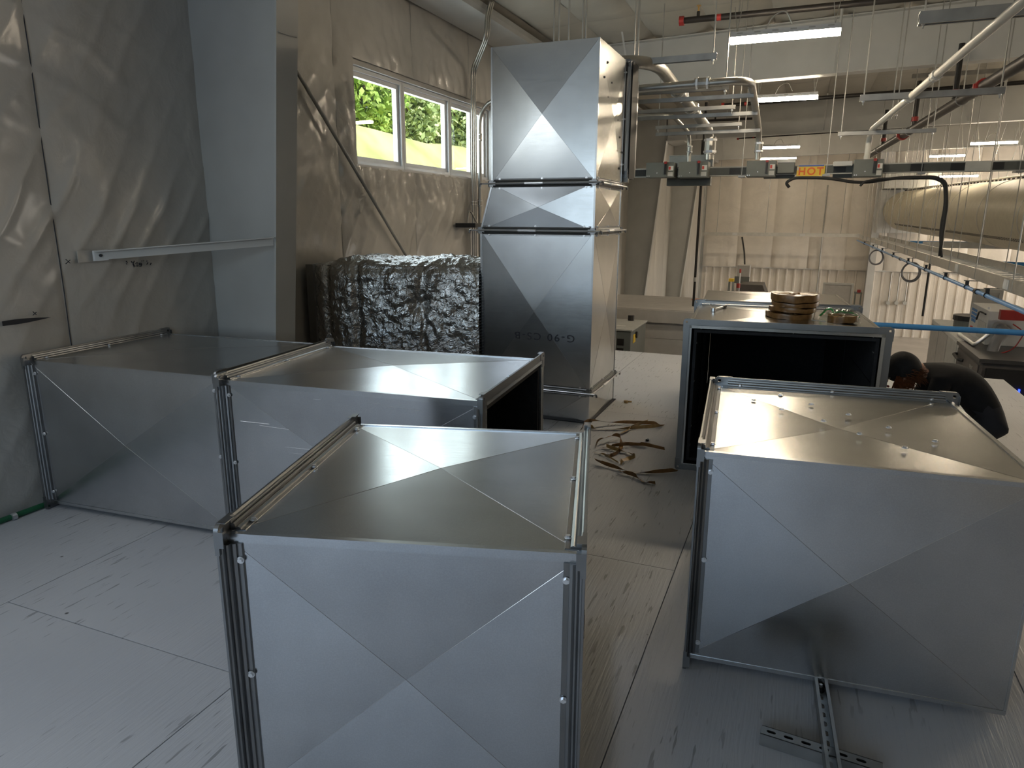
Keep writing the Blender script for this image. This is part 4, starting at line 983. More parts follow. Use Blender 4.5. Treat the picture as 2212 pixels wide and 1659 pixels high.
# big conduit behind the tower and its neighbours
a = P(1412, 128, y=6.25); b = P(1533, 283, y=9.1); c = P(1532, 345, y=9.1); a0 = Vector((a.x-1.4, 6.25, a.z))
conduit('power_conduit', 'thickest conduit bending from behind the tower down to the busway', [a0, a, b, c], .052, .34, couplings=[(a+(b-a)*.38, b-a), (a+(b-a)*.62, b-a), (c+Vector((0, 0, .16)), (0, 0, 1))], group='power conduits', seg=16)
a = P(1622, 172, y=6.6); b = P(1640, 285, y=9.1); c = P(1637, 345, y=9.1); a0 = Vector((a.x-1.3, 6.6, a.z-.02))
conduit('power_conduit', 'conduit with a coupling turning down to the third switch box', [a0, a, b, c], .034, .2, couplings=[(a+Vector((-.40, 0, 0)), (1, 0, 0)), (c+Vector((0, 0, .14)), (0, 0, 1))], group='power conduits', seg=14)
a = P(1452, 249, y=8.3); b = P(1489, 288, y=9.1); c = P(1488, 350, y=9.1); a0 = Vector((a.x-.7, 8.3, a.z))
conduit('power_conduit', 'thin conduit dropping to the second switch box', [a0, a, b, c], .024, .14, couplings=[(c+Vector((0, 0, .15)), (0, 0, 1))], group='power conduits')
# trapeze struts and their rods
def trapeze(px0, px1, py, y, label, sec=.036, rods=True, dpy=0, mat='strut_metal', top=None):
    a, b = P(px0, py, y=y), P(px1, py+dpy, y=y); z = (a.z+b.z)/2; s = sec
    o = empty('trapeze_strut', ((a.x+b.x)/2, y, z), 0, label, 'strut channel', 'hanging strut bars')
    MB().extrude([(a.x, y-s/2, z+s/2), (a.x, y+s/2, z+s/2), (a.x, y+s/2, z-s/2), (a.x, y+s/4, z-s/2), (a.x, y+s/4, z-s/2+.008), (a.x, y+s/2-.004, z-s/2+.008), (a.x, y+s/2-.004, z+s/2-.004), (a.x, y-s/2+.004, z+s/2-.004), (a.x, y-s/2+.004, z-s/2+.008), (a.x, y-s/4, z-s/2+.008), (a.x, y-s/4, z-s/2), (a.x, y-s/2, z-s/2)], (b.x-a.x, 0, 0)).build('channel', mat, o, world=True)
    if rods:
        for x in (a.x+.03, b.x-.03):
            MB().cyl((x, y, z-.06), (x, y, zt(x)), .006, 6).build('threaded_rod', 'conduit', o, world=True); MB().cyl((x, y, z-.035), (x, y, z-.022), .013, 6).build('nut', 'zinc', o, world=True)
    return o
trapeze(1362, 1548, 129, 6.35, 'nearest hanging strut bar right of the tower top', .05)
trapeze(1368, 1574, 196, 6.9, 'hanging strut bar just below the coupled conduit')
trapeze(1360, 1628, 214, 7.0, 'longer hanging strut bar under the one below the coupled conduit', rods=False)
trapeze(1365, 1588, 237, 7.7, 'hanging strut bar fourth from the top right of the tower')
trapeze(1365, 1636, 251, 7.8, 'long hanging strut bar fifth from the top right of the tower', rods=False)
trapeze(1417, 1602, 272, 8.5, 'hanging strut bar sixth from the top right of the tower')
trapeze(1417, 1642, 286, 8.6, 'lowest long hanging strut bar above the switch boxes', rods=False)
trapeze(1985, 2260, 38, 5.7, 'nearest dark strut bar at the top right corner', .075, dpy=-18)
trapeze(1858, 2170, 209, 7.3, 'long strut bar carrying the white conduit and the sprinkler main', .052, dpy=-10)
trapeze(1810, 2022, 288, 8.9, 'strut bar just above the rightmost switch box', .04, dpy=-5)
trapeze(1919, 1944, 243, 8.2, 'tiny strut bar under the white conduit', .03)
trapeze(1970, 2240, 167, 13.6, 'far strut bar crossing behind the white conduit', .06, dpy=-22, rods=False)
# busway with switch boxes
BY = 9.3
bu = empty('busway', (0, BY, 2.2), 0, 'long grey busway rail running right from behind the tower', 'busway')
zL, zR = P(1363, 371, y=BY).z, P(2212, 362, y=BY).z; zB = (zL+zR)/2
MB().box(-2.3, 4.6, BY-.04, BY+.04, zB-.055, zB+.055).build('rail', 'grey_bus', bu, world=True)
MB().box(-2.3, 4.6, BY-.046, BY-.04, zB+.042, zB+.055).build('rail_edge', 'grey_light', bu, world=True); MB().box(-2.3, 4.6, BY-.046, BY-.04, zB-.055, zB-.045).build('rail_edge', 'grey_light', bu, world=True)
for px in (1384, 1588, 1814, 1981, 2068, 2153):
    c = P(px, 364, y=BY-.05); MB().box(c.x-.065, c.x+.065, BY-.048, BY-.041, zB-.036, zB+.036).build('outlet_cover', 'black', bu, world=True)
for px in (2112,):
    c = P(px, 364, y=BY-.05); MB().box(c.x-.12, c.x+.12, BY-.052, BY-.041, zB-.05, zB+.05).build('splice_plate', 'grey_light', bu, world=True)
def switch_box(px0, px1, py0, py1, label, back=None):
    y = 9.02; a, b = P(px0, py1, y=y), P(px1, py0, y=y); o = empty('switch_box', ((a.x+b.x)/2, y, a.z), 0, label, 'switch box', 'busway switch boxes'); w, h = b.x-a.x, b.z-a.z
    MB().box(a.x, b.x, y, BY-.05, a.z, b.z).build('enclosure', 'grey_enamel', o, world=True, bevel=.004)
    MB().box(a.x+.006, a.x+w*.76, y-.006, y, a.z+.006, b.z-.006).build('cover', 'grey_enamel', o, world=True)
    hx = a.x+w*.70
    MB().box(hx-.012, hx+.012, y-.03, y-.006, a.z+h*.2, b.z-h*.06).build('lever', 'black', o, world=True); MB().box(hx-.016, hx+.016, y-.032, y-.004, b.z-h*.12, b.z+.006).build('red_tab', 'red_paint', o, world=True)
    MB().box(a.x+w*.80, a.x+w*.97, y-.004, y, a.z+h*.45, a.z+h*.75).build('warning_label', 'paper', o, world=True); MB().box(a.x+w*.81, a.x+w*.88, y-.0055, y-.004, a.z+h*.5, a.z+h*.7).build('warning_print', 'paper_red', o, world=True)
    MB().box(a.x+w*.78, a.x+w*.96, y-.004, y, a.z+h*.08, a.z+h*.35).build('label_plate', 'grey_light', o, world=True)
    for sx, sz in ((.05, .1), (.12, .1), (.4, .3)): MB().cyl((a.x+w*sx, y-.008, a.z+h*sz), (a.x+w*sx, y-.004, a.z+h*sz), .006, 8).build('screw', 'zinc', o, world=True)
    if back:
        p, q = P(back[0], back[3], y=BY+.12), P(back[1], back[2], y=BY+.12)
        MB().box(p.x, q.x, BY+.05, BY+.2, p.z, q.z).build('lower_housing', 'grey_bus', o, world=True)
    return o
switch_box(1395, 1457, 350, 384, 'leftmost grey switch box on the busway beside the tower')
switch_box(1464, 1530, 348, 384, 'second grey switch box with a dark housing hanging below it', (1442, 1537, 372, 402))
switch_box(1611, 1677, 346, 382, 'third grey switch box left of the yellow sign', (1650, 1718, 366, 386))
switch_box(1842, 1910, 343, 382, 'rightmost grey switch box below the white conduit', (1798, 1845, 372, 385))
p, q = P(1447, 352, y=BY+.1), P(1542, 336, y=BY+.1); pb = empty('electric_cabinet', (p.x, BY, p.z), 0, 'pale flat cabinet on the busway behind the first two switch boxes', 'cabinet'); MB().box(p.x, q.x, BY+.042, BY+.14, p.z-.06, q.z).build('cabinet_body', 'grey_light', pb, world=True, bevel=.004); MB().box(p.x-.006, q.x+.006, BY+.036, BY+.15, q.z, q.z+.01).build('cabinet_lid', 'grey_light', pb, world=True)
p, q = P(1679, 374, y=9.12), P(1717, 351, y=9.12); ob = empty('junction_box', p, 0, 'small white box between third switch box and yellow sign', 'box')
MB().box(p.x, q.x, 9.1, BY-.05, p.z, q.z).build('box_body', 'grey_enamel', ob, world=True, bevel=.004); MB().box(p.x-.005, q.x+.005, 9.09, BY-.05, q.z, q.z+.03).build('box_lid', 'box_white', ob, world=True)
p, q = P(1800, 357, y=9.15), P(1842, 348, y=9.15); tag(MB().box(p.x, q.x, 9.12, BY-.05, p.z-.01, q.z).build('junction_box', 'box_white', bevel=.004), 'flat white box left of the rightmost switch box', 'box')
# the yellow sign
p, q = P(1720, 381, y=9.24), P(1783, 358, y=9.24); sg = empty('warning_sign', ((p.x+q.x)/2, 9.24, p.z), 0, 'yellow sign with orange letters HOT hanging on the busway', 'sign')
MB().box(p.x, q.x, 9.24, 9.256, p.z, q.z).build('board', 'sign_yellow', sg, world=True); MB().box(p.x+.02, q.x-.015, 9.238, 9.24, q.z-.004, q.z+.010).build('blue_edge', 'sign_blue', sg, world=True)
MB().box(p.x+.002, p.x+.02, 9.237, 9.24, q.z-.045, q.z-.005).build('sticker', 'paper', sg, world=True)
put_text('lettering', text_mesh('HOT', .115, .0008, 1.22, .003), 'sign_orange', sg, Vector(((p.x+q.x)/2, 9.238, (p.z+q.z)/2-.006)), (1, 0, 0), (0, 0, 1))
for px in (1786, 1990, 2200, 1605):
    t = P(px, 380, y=BY); MB().cyl((t.x-.012, BY-.06, zB-.09), (t.x-.012, BY-.06, zt(t.x)), .005, 6).build('hanger_rod', 'conduit', bu, world=True); MB().box(t.x-.05, t.x+.03, BY-.08, BY+.06, zB-.075, zB-.057).build('hanger_clip', 'strut_metal', bu, world=True)
# black cables from the busway into the cable tray
cb = lambda pts: [P(px, py, y=y) for px, py, y in pts]
tag(MB().tube(bend(cb([(1705, 405, 9.0), (1697, 395, 9.0), (1715, 384, 9.0), (1790, 384, 9.0), (1860, 397, 9.05), (1940, 383, 9.1), (2020, 382, 9.1), (2043, 392, 9.1), (2046, 440, 9.15), (2036, 500, 9.2), (2030, 553, 9.2)]), .3), .017, 8).build('power_cable', 'black_rubber', smooth=True), 'black cable looping below the sign and dropping into the cable tray', 'cable')
tag(MB().tube(bend(cb([(1858, 402, 9.0), (1866, 393, 9.0), (1900, 386, 9.05), (2018, 385, 9.14), (2040, 396, 9.14), (2042, 440, 9.2), (2030, 500, 9.25), (2034, 556, 9.25)]), .3), .013, 8).build('power_cable', 'black_rubber', smooth=True), 'thinner black cable hooked under the rightmost switch box', 'cable')
# cable tray: far run along the end wall and the run towards the deck
def tray(p0, p1, w, label, side):
    """ladder-like perforated tray between two points, w wide towards side"""
    p0, p1, side = Vector(p0), Vector(p1), Vector(side).normalized(); d = p1-p0; L = d.length; d.normalize(); up = Vector((0, 0, 1)); o = empty('cable_tray', p0, 0, label, 'cable tray', 'cable trays')
    for s in (0, w):
        c = p0+side*s
        MB().obox(c+d*L/2+up*.06, d*L/2, up*.06, side*.003).build('side_rail', 'tray_metal', o, world=True); 
        k = 1 if s == 0 else -1
        MB().obox(c+d*L/2+up*.118+side*k*.012, d*L/2, up*.003, side*.012).build('rail_lip', 'tray_metal', o, world=True)
        n = int(L/2.4)
        for i in range(n): MB().obox(c+d*(1.2+2.4*i)+up*.06-side*(.006*(1 if s == 0 else -1)), d*.09, up*.045, side*.003).build('splice_plate', 'box_white', o, world=True)
    n = int(L/.30)
    for i in range(n): MB().obox(p0+d*(.15+.30*i)+side*w/2+up*.02, d*.02, side*w/2, up*.006).build('rung', 'tray_metal', o, world=True)
    return o
TZ = .955
t0 = P(2230, 645, z=TZ); t1 = P(1850, 513, z=TZ+.03); TXr = t0.x
tray((1.78, 6.6, TZ), (1.80, 28.3, TZ), .62, 'cable tray running from the end wall towards the deck edge', (1, 0, 0))
tray((-3.7, 28.9, TZ+.02), (1.85, 28.9, TZ+.02), .4, 'cable tray running along the far end wall', (0, -1, 0))
tray((2.45, 18.2, TZ+.05), (9.5, 18.2, TZ+.05), .4, 'cable tray branching off to the right edge', (0, -1, 0))
# pale blue air line clipped under the tray
al = empty('air_line', (1.66, 8, TZ-.1), 0, 'pale blue air pipe clipped below the cable tray', 'pipe', 'blue air pipes')
MB().cyl((1.69, 6.4, TZ-.075), (1.69, 27.5, TZ-.06), .020, 12).build('pipe', 'blue_pale', al, smooth='auto', world=True)
for y in (8.05, 9.0, 10.3, 11.9, 13.9, 16.2, 18.5, 21, 24):
    MB().tube([(1.69+.024*math.cos(k*.5236), y, TZ-.07+.024*math.sin(k*.5236)) for k in range(12)], .006, 5, closed=True).build('pipe_clip', 'black', al, world=True); MB().box(1.675, 1.705, y-.02, y+.02, TZ-.045, TZ+.0).build('clip_post', 'black', al, world=True)
    MB().box(1.66, 2.0, y-.025, y+.03, TZ-.006, TZ+.0).build('clip_arm', 'grey_bus', al, world=True)
for y in (8.5, 15.0): MB().cyl((1.69, y-.05, TZ-.073), (1.69, y+.05, TZ-.073), .028, 12).build('pipe_joint', 'black', al, world=True)
# thick blue air pipe in front of the hall, and the far ones
a, b = P(1860, 703, y=9.3), P(2212, 716, y=9.3)
ap = empty('air_line', a, 0, 'bright blue air pipe running right behind the open duct', 'pipe', 'blue air pipes'); MB().cyl((a.x-1.6, 9.3, (a.z+b.z)/2), (b.x+1.2, 9.3, (a.z+b.z)/2), .033, 14).build('pipe', 'blue_pipe', ap, smooth='auto', world=True)
MB().cyl((a.x-1.5, 9.3, ZF), (a.x-1.5, 9.3, (a.z+b.z)/2), .02, 8).build('stand', 'dark_steel', ap, world=True); MB().cyl((b.x+1.0, 9.3, ZF), (b.x+1.0, 9.3, (a.z+b.z)/2), .02, 8).build('stand', 'dark_steel', ap, world=True)
a, b = P(1960, 523, y=21), P(2212, 527, y=21); tag(MB().cyl(a, b+(b-a)*.5, .035, 10).build('air_line', 'blue_pipe'), 'far dark blue pipe below the spiral duct', 'pipe', 'blue air pipes')
a, b = P(2130, 568, y=14), P(2212, 572, y=14); tag(MB().cyl(a, b+(b-a), .04, 10).build('air_line', 'blue_pipe'), 'short dark blue pipe right of the cable tray', 'pipe', 'blue air pipes')
for (px, py, y, r, lab) in ((1893, 556, 20.5, .17, 'small coil of grey hose hung below the far tray'), (1968, 588, 14.5, .155, 'bigger coil of grey hose hung below the tray')):
    c = P(px, py, y=y); o = empty('hose_coil', c, 0, lab, 'hose coil', 'hose coils')
    for k in range(3): MB().tube([c+Vector(((r-.012*k)*math.cos(t), .03*k+.02*math.sin(t*2), (r*1.15-.012*k)*math.sin(t))) for t in [6.283*i/28 for i in range(28)]], .009, 6, closed=True).build('coil_turn', 'hose_grey', o, smooth=True, world=True)
    MB().cyl(c+Vector((0, 0, r)), (c.x, c.y, TZ), .006, 6).build('tie', 'ink', o, world=True)
# spiral fabric-look duct
sa_ = P(1950, 455, y=28.6); sb_ = P(2212, 463, y=17.0); RS = .66
sb_ = Vector((sa_.x+ (P(2212, 463, y=16.2).x-sa_.x), 16.2, P(2212, 463, y=16.2).z)); sdv = (sb_-sa_); sb2 = sa_+sdv*1.35
sp = empty('spiral_duct', sa_, 0, 'large cream spiral air duct hanging at the right', 'duct')
n = 36; path = [sa_+(sb2-sa_)*(i/n) for i in range(n+1)]
rr = [RS*(.93 if i == 0 else 1.0) for i in range(n+1)]
MB().tube(path, rr, 40).build('duct_body', 'cream_duct', sp, smooth='auto', world=True)
dsp = (sb2-sa_).normalized(); sx_ = Vector((0, 0, 1)).cross(dsp).normalized(); ux_ = dsp.cross(sx_)
for k in range(1, 7):
    c = sa_+(sb2-sa_)*(k/7.0); MB().tube([c+(sx_*math.cos(t)+ux_*math.sin(t))*(RS+.003) for t in [6.283*i/40 for i in range(40)]], .008, 5, closed=True).build('joint_ring', 'tray_metal', sp, smooth=True, world=True)
m = MB()
for k in range(150):
    for j in range(2):
        c = sa_+(sb2-sa_)*(.12+.85*k/150); t = R(218+3.2*j) ; q = c+(sx_*math.cos(t)+ux_*math.sin(t))*(RS+.001); e = (sx_*math.cos(t)+ux_*math.sin(t))
        m.cyl(q-e*.004, q+e*.003, .016, 6)
m.build('air_hole', 'ink', sp, world=True)['kind'] = 'stuff'
m = MB()
for k in range(60):
    c = sa_+(sb2-sa_)*(k/60.0)+ux_*(RS+.02); m.obox(c, dsp*.05, sx_*.01, ux_*.03)
m.build('suspension_clips', 'dark_steel', sp, world=True)['kind'] = 'stuff'
MB().tube([sa_+ux_*(RS+.055), sb2+ux_*(RS+.055)], .02, 8).build('suspension_rail', 'tray_metal', sp, world=True)
c = sa_
MB().box(c.x-.75, c.x+.75, 28.75, 29.6, c.z-.78, c.z+.72).build('end_collar', 'white_steel', sp, world=True); MB().box(c.x-.72, c.x+.95, 28.0, 29.7, c.z+.74, c.z+1.35).build('intake_box', 'grey_light', sp, world=True)
# hanger wires of tray and spiral duct
ORD = ['first', 'second', 'third', 'fourth', 'fifth', 'sixth', 'seventh', 'eighth', 'ninth', 'tenth', 'eleventh', 'twelfth', 'thirteenth', 'fourteenth']
for k, y in enumerate([7.6+1.55*i for i in range(13)]):
    for x, nm in ((1.78, 'left'), (2.40, 'right')):
        rod((x, y, TZ), (x, y, zt(x)+.02), .006, '%s thin wire from the deck hanging the %s rail of the long cable tray' % (ORD[k], nm), 'tray hanger wires', name='hanger_wire', cat='wire')
for i in range(13):
    c = sa_+(sb2-sa_)*(i/12.5)
    for s in (-1, 1): rod(c+sx_*.06*s+ux_*(RS+.05), (c.x+.35*s, c.y, zt(c.x)+.05), .006, '%s thin wire from the end wall holding the %s side of the spiral duct' % (ORD[i], 'right' if s > 0 else 'left'), 'spiral duct wires', name='hanger_wire', cat='wire')
for k, x in enumerate((-3.2, -1.4, -.1, 1.2)): rod((x, 28.7, TZ), (x, 28.7, zt(x)+.02), .010, '%s rod from the window wall hanging the end wall tray' % ORD[k], 'end wall tray rods', cat='rod')
# hanging rods above the tower
for k, px in enumerate((1197, 1208, 1229, 1259, 1266)):
    q = P(px, 60, y=5.6); rod((q.x, 5.6, 2.86), (q.x, 5.6, zt(q.x)+.02), .007, '%s hanger rod from the left rising from the tower top' % ORD[k], 'tower hanger rods')
# post on the end wall, black riser pipe and wall conduits
q = P(1884, 560, y=29.5); tag(MB().box(q.x-.12, q.x+.12, 29.45, 29.95, ZF, 4.1).build('end_wall_post', 'white_steel'), 'white post standing against the far end wall', 'post')
a = P(1498, 655, y=13.4); bp = empty('riser_pipe', (a.x, 13.4, 0), 0, 'thin black pipe standing on the low painted room', 'pipe'); MB().cyl((a.x, 13.4, 0.0), (a.x, 13.4, 3.6), .024, 10).build('pipe', 'dark_steel', bp, smooth='auto', world=True); MB().cyl((a.x, 13.4, .46), (a.x, 13.4, .54), .032, 10).build('coupling', 'grey_light', bp, world=True)
for px, py0, py1, lab in ((1763, 400, 640, 'grey conduit down the end wall left of the post'), (1918, 590, 654, 'left of three thin pipes ending low on the end wall'), (1936, 590, 654, 'middle of three thin pipes ending low on the end wall'), (1954, 590, 654, 'right of three thin pipes ending low on the end wall')):
    a, b = P(px, py0, y=29.85), P(px, py1, y=29.85); o = empty('wall_pipe', (b.x, 29.85, b.z), 0, lab, 'pipe', 'pipes on the end wall'); MB().cyl((b.x, 29.85, b.z), (b.x, 29.85, a.z), .022, 8).build('pipe', 'conduit', o, world=True); MB().cyl((b.x, 29.75, b.z), (b.x, 29.95, b.z), .07, 12).build('fitting', 'grey_light', o, world=True)
a, b = P(1603, 513, y=28.6), P(1610, 640, y=24); tag(MB().tube(bend([a, P(1608, 545, y=27.5), P(1609, 590, y=26), b], .3), .03, 8).build('power_cable', 'black_rubber', smooth=True), 'dark cable dropping from the end wall tray', 'cable')
# ------------------------------------------------------------------ the low painted room and machines on the hall floor
rm = empty('painted_room', (-2, 13.7, ZF), 0, 'low white painted room below the far columns', 'room')
MB().box(XW+.06, .1, 12.66, 14.9, -.10, 0.0).build('roof_deck', 'room_paint', rm, world=True); MB().box(XW+.06, .12, 12.62, 12.66, -.24, -.02).build('fascia', 'room_paint', rm, world=True)
for k in range(8):
    z1_ = -.245-.30*k; MB().box(XW+.06, .1, 12.69, 12.76, max(ZF, z1_-.296), z1_).build('siding_board', 'room_paint', rm, world=True, bevel=.006)
MB().box(XW+.06, .08, 12.76, 14.9, ZF, -.10).build('room_body', 'room_paint', rm, world=True)
a = P(1497, 647, z=.002); tag(MB().box(a.x-.02, a.x+.2, a.y-.1, a.y+.12, .0, .008).build('orange_sheet', 'orange_mark'), 'small orange sheet on the roof of the low painted room', 'sheet')
# grey transformer cabinet between the deck and the room
tf = empty('transformer', (-2.6, 10.6, ZF), 0, 'grey ventilated cabinet standing below between tower and open duct', 'cabinet')
tx0, tx1, ty0, ty1, tz = -3.3, -2.22, 9.95, 11.0, P(1370, 716, y=9.95).z
MB().box(tx0, tx1, ty0, ty1, ZF, tz).build('enclosure', 'grey_enamel', tf, world=True, bevel=.01); MB().box(tx0-.02, tx1+.02, ty0-.02, ty1+.02, tz, tz+.02).build('lid', 'grey_light', tf, world=True)
for i in range(6):
    for j in range(2): MB().box(tx1-.62+.14*(i % 4), tx1-.52+.14*(i % 4), ty0-.008, ty0, tz-.22-.14*j-.28*(i//4), tz-.12-.14*j-.28*(i//4)).build('vent', 'dark_steel', tf, world=True)
MB().box(tx1+.0, tx1+.008, ty0+.15, ty0+.3, tz-.2, tz-.08).build('warning_label', 'yellow', tf, world=True); MB().box(tx1-.3, tx1-.16, ty0+.3, ty0+.36, tz+.02, tz+.022).build('label', 'paper', tf, world=True)
MB().cyl((tx1-.22, ty1-.1, tz+.02), (tx1-.22, ty1-.1, tz+.1), .05, 10).build('lifting_eye', 'dark_steel', tf, world=True); MB().cyl((tx1+.005, ty0+.32, tz-.1), (tx1+.03, ty0+.32, tz-.1), .05, 12).build('knob', 'black', tf, world=True)
# machines at the right
mc = empty('laser_machine', (3, 11.2, ZF), 0, 'dark laser cutter with a blue light strip at the lower right', 'machine')
ZC = -.12; mx0, my0, my1 = 2.23, 10.35, 11.80
MB().box(mx0, 4.6, my0, my1, ZF, ZC-.05).build('body', 'bronze_panel', mc, world=True, bevel=.02); MB().box(mx0-.03, 4.65, my0-.04, my1, ZC-.05, ZC).build('top_plate', 'plastic_dark', mc, world=True)
MB().box(mx0+.06, 4.6, my0-.06, my0, -1.6, ZC-.12).build('front_window', 'black', mc, world=True); MB().box(mx0-.015, mx0, my0+.06, my1-.06, -2.2, ZC-.1).build('side_door', 'bronze_panel', mc, world=True)
MB().tube(bend([(mx0-.02, my1-.1, ZC-.18), (mx0-.07, my1-.12, ZC-.18), (mx0-.07, my1-.5, ZC-.2), (mx0-.02, my1-.52, ZC-.2)], .03), .022, 8).build('handle', 'black', mc, world=True)
put_text('lettering', text_mesh('VENT', .075), 'grey_light', mc, Vector((mx0-.018, my0+.42, ZC-.2)), (0, -1, 0), (0, 0, 1)); MB().box(mx0-.02, mx0-.015, my0+.62, my0+.72, ZC-.55, ZC-.36).build('label', 'paper', mc, world=True)
q = P(2207, 815, y=my0-.08); MB().box(q.x-.008, q.x+.008, my0-.085, my0-.06, -1.4, ZC-.35).build('light_strip', 'led_blue', mc, world=True)
# fume extractor on top
c0 = P(2126, 745, z=ZC); c1 = P(2192, 748, z=ZC)
fx0, fx1, fy0, fy1, fz0, fz1 = c0.x, c0.x+.56, c0.y, c0.y+1.15, ZC, P(2126, 672, y=c0.y).z
ex = empty('fume_extractor', (fx0, fy0, fz0), 0, 'white fume extractor box with blue marking on the dark machine', 'machine')
MB().box(fx0, fx1, fy0, fy1, fz0, fz1).build('casing', 'box_white', ex, world=True, bevel=.008); MB().box(fx0-.006, fx0, fy0+.08, fy0+.55, fz0+.05, fz1-.18).build('filter_door', 'grey_light', ex, world=True)
for k in range(3): MB().box(fx0-.007, fx0, fy1-.42, fy1-.10, fz1-.10-.055*k, fz1-.065-.055*k).build('logo_bar', 'logo_blue', ex, world=True)
for k in range(3): MB().box(fx0-.007, fx0, fy1-.40+.1*k, fy1-.35+.1*k, fz1-.26, fz1-.22).build('logo_mark', 'logo_blue', ex, world=True)
MB().box(fx0-.02, fx0, fy1-.30, fy1-.20, fz1-.36, fz1-.33).build('switch', 'paper_red', ex, world=True); MB().tube(bend([(fx0-.01, fy0+.15, fz1-.06), (fx0-.05, fy0+.35, fz1-.04), (fx0-.04, fy0+.5, fz1-.18)], .06), .012, 6).build('cord', 'black', ex, world=True)
for sx in (.05, .5): MB().cyl((fx0+sx, fy0+.3, fz1), (fx0+sx, fy0+.3, fz1+.03), .015, 8).build('eye_bolt', 'zinc', ex, world=True)
h0 = P(2158, 708, y=fy0-.02)
hp = bend([h0, h0+Vector((.02, -.28, .0)), P(2152, 735, y=fy0-.42), P(2140, 770, y=fy0-.52)], .2)
eh = empty('exhaust_hose', h0, 0, 'thick grey exhaust hose bending down from the fume extractor', 'hose'); MB().tube(hp, .068, 16).build('hose_body', 'hose_grey', eh, smooth='auto', world=True); MB().cyl(h0+Vector((0, .02, 0)), h0+Vector((0, -.09, 0)), .085, 16).build('hose_collar', 'tray_metal', eh, world=True)
tag(MB().tube(bend([P(2072, 722, z=ZC+.03), P(2106, 745, z=ZC+.03), P(2136, 722, y=fy0-.25)], .06), .028, 10).build('exhaust_pipe', 'zinc', smooth='auto'), 'bright bent metal pipe in front of the fume extractor', 'pipe')
q = P(2190, 680, y=11.2); tag(MB().box(q.x-.16, q.x+.2, 11.15, 11.25, q.z-.07, q.z+.06).build('red_clamp_arm', 'red_paint'), 'dark red bar at the right of the fume extractor', 'bar')
a = P(2188, 700, y=10.9); tag(MB().tube(bend([a, a+Vector((.15, 0, -.1)), a+Vector((.05, 0, -.35)), a+Vector((-.15, 0, -.42)), a+Vector((.2, 0, -.5))], .12), .008, 6).build('red_cable', 'red_paint', smooth=True), 'thin red cable looping behind the dark machine', 'cable')
wm = empty('white_machine', (2.7, 13.0, ZF), 0, 'white cabinet machine with a black drum left of the dark machine', 'machine')
wx0, wx1, wy0, wy1, wz = 2.23, 2.77, 11.82, 14.25, -.12
MB().box(wx0, wx1+.9, wy0, wy1, ZF, wz).build('body', 'box_white', wm, world=True, bevel=.015)
for k in range(3):
    a = wy0+.06+.78*k; MB().box(wx0-.012, wx0, a, a+.70, -1.5, wz-.06).build('side_panel', 'mdf_grey' if k != 0 else 'grey_light', wm, world=True)
MB().cyl((2.62, 13.35, wz), (2.62, 13.35, wz+.12), .22, 20).build('drum_tray', 'grey_enamel', wm, world=True); MB().cyl((2.62, 13.35, wz+.12), (2.62, 13.35, wz+.2), .24, 20).build('drum_lid', 'black', wm, world=True)
# framed partitions, far machine, lamp and bench at the end of the hall
def partition(px0, px1, py0, py1, y, label):
    p, q = P(px0, py1, y=y), P(px1, py0, y=y); o = empty('partition_board', (p.x, y, ZF), 0, label, 'partition', 'framed partition boards'); m = MB(); f = .06
    MB().box(p.x+f, q.x-f, y-.01, y+.01, ZF+.3, q.z-f).build('board', 'mdf_grey', o, world=True)
    for a, b, c, d in ((p.x, p.x+f, ZF, q.z), (q.x-f, q.x, ZF, q.z), (p.x+f, q.x-f, q.z-f, q.z)): MB().box(a, b, y-.04, y+.03, c, d).build('frame_bar', 'grey_light', o, world=True)
partition(1771, 1845, 612, 680, 24, 'grey framed partition board standing before the end wall')
partition(2082, 2168, 626, 760, 16, 'tan framed partition board behind the fume extractor')
p, q = P(1588, 640, y=25), P(1620, 574, y=25); fm = empty('far_machine', (p.x, 25, ZF), 0, 'tall grey machine column before the end wall', 'machine')
MB().box(p.x, q.x, 25, 25.6, ZF, q.z).build('column', 'mdf_grey', fm, world=True); a, b = P(1586, 611, y=24.98), P(1619, 598, y=24.98); MB().box(a.x, b.x, 24.95, 25.0, a.z, b.z).build('control_band', 'grey_enamel', fm, world=True)
a, b = P(1600, 640, y=24.2), P(1660, 613, y=24.2); MB().extrude([(a.x, 23.6, ZF), (b.x, 23.6, ZF), (b.x, 23.6, b.z-.35), (b.x-.15, 23.6, b.z), (a.x, 23.6, b.z)], (0, 1.2, 0)).build('hood', 'bronze_panel', fm, world=True)
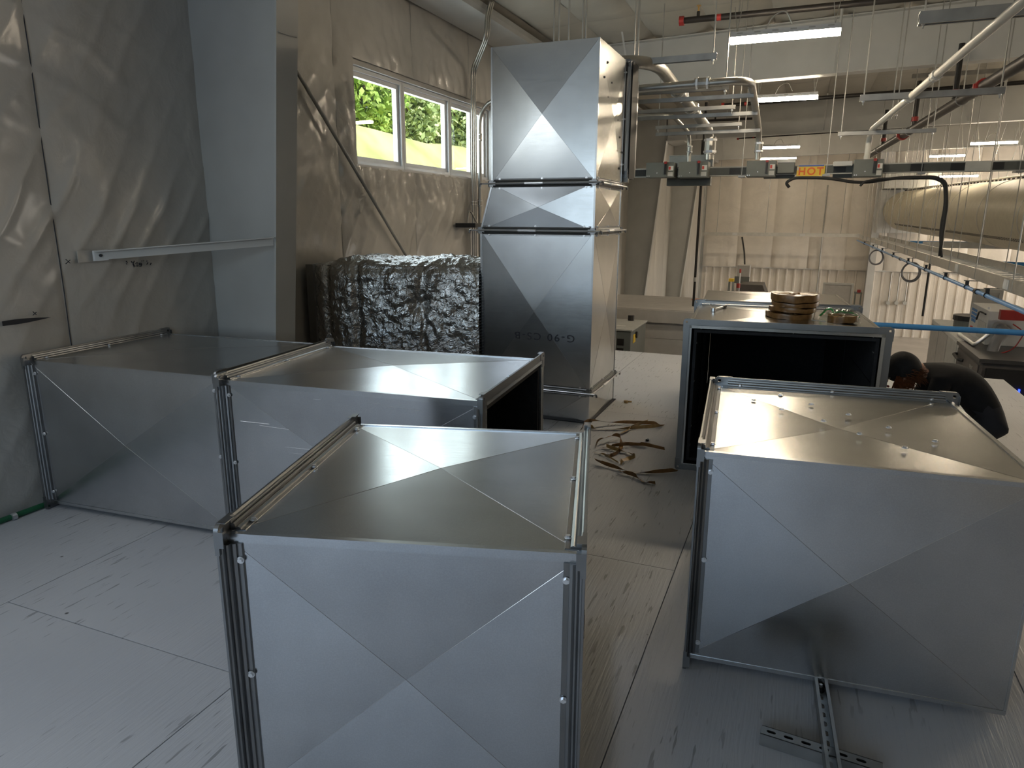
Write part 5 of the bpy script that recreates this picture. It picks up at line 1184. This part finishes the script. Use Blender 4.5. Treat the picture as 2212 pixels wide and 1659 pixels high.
a = P(1596, 628, y=23.5); sl = empty('signal_lamp', (a.x, 23.5, a.z), 0, 'small signal lamp on a white pole with red light', 'lamp'); MB().cyl((a.x, 23.5, ZF), (a.x, 23.5, P(1596, 590, y=23.5).z), .02, 8).build('pole', 'white_vinyl', sl, world=True); c = P(1596, 588, y=23.5); MB().cyl((a.x, 23.5, c.z-.02), (a.x, 23.5, c.z+.10), .03, 10).build('lamp', 'red_paint', sl, world=True); c = P(1595, 617, y=23.4); MB().cyl((c.x, 23.4, c.z-.07), (c.x, 23.4, c.z+.07), .06, 12).build('bell', 'red_paint', sl, world=True)
a, b = P(1573, 625, y=23), P(1586, 602, y=23); yb = empty('step_ladder', (a.x, 23, ZF), 0, 'step ladder with a yellow top before the end wall', 'ladder'); MB().box(a.x, b.x, 22.9, 23.1, b.z-.09, b.z).build('top_cap', 'yellow', yb, world=True)
for s in (a.x+.02, b.x-.02):
    MB().tube([(s, 22.9, b.z-.09), (s+(s-(a.x+b.x)/2)*.8, 22.4, ZF)], .02, 6).build('leg', 'grey_enamel', yb, world=True); MB().tube([(s, 23.1, b.z-.09), (s+(s-(a.x+b.x)/2)*.8, 23.7, ZF)], .02, 6).build('leg', 'grey_enamel', yb, world=True)
for k in range(1, 8): z_ = b.z-.09-(b.z-.09-ZF)*k/8; w_ = (b.x-a.x)*(.5+.4*k/8); MB().box((a.x+b.x)/2-w_, (a.x+b.x)/2+w_, 22.9-.5*k/8-.03, 22.9-.5*k/8+.03, z_-.01, z_+.01).build('tread', 'grey_light', yb, world=True)
p, q = P(1843, 660, y=22), P(1862, 632, y=22); bn = empty('vise_stand', (p.x, 22, ZF), 0, 'tall narrow stand with a red vise right of the partition', 'stand'); MB().box(p.x, q.x, 21.9, 22.2, q.z-.03, q.z).build('top', 'grey_enamel', bn, world=True)
for s in (p.x+.02, q.x-.02): MB().box(s-.015, s+.015, 21.9, 22.0, ZF, q.z-.03).build('leg', 'grey_enamel', bn, world=True)
MB().box(p.x+.06, q.x-.04, 21.95, 22.1, q.z, q.z+.07).build('vise', 'red_paint', bn, world=True)
a = P(2000, 670, y=13.5); hb = P(1993, 683, y=22); t = P(2013, 610, y=22); tag(MB().cyl((hb.x, 22, hb.z), (hb.x, 22, t.z+.6), .03, 8).build('drop_pipe', 'black_rubber'), 'black vertical pipe before the end wall below the air line', 'pipe')
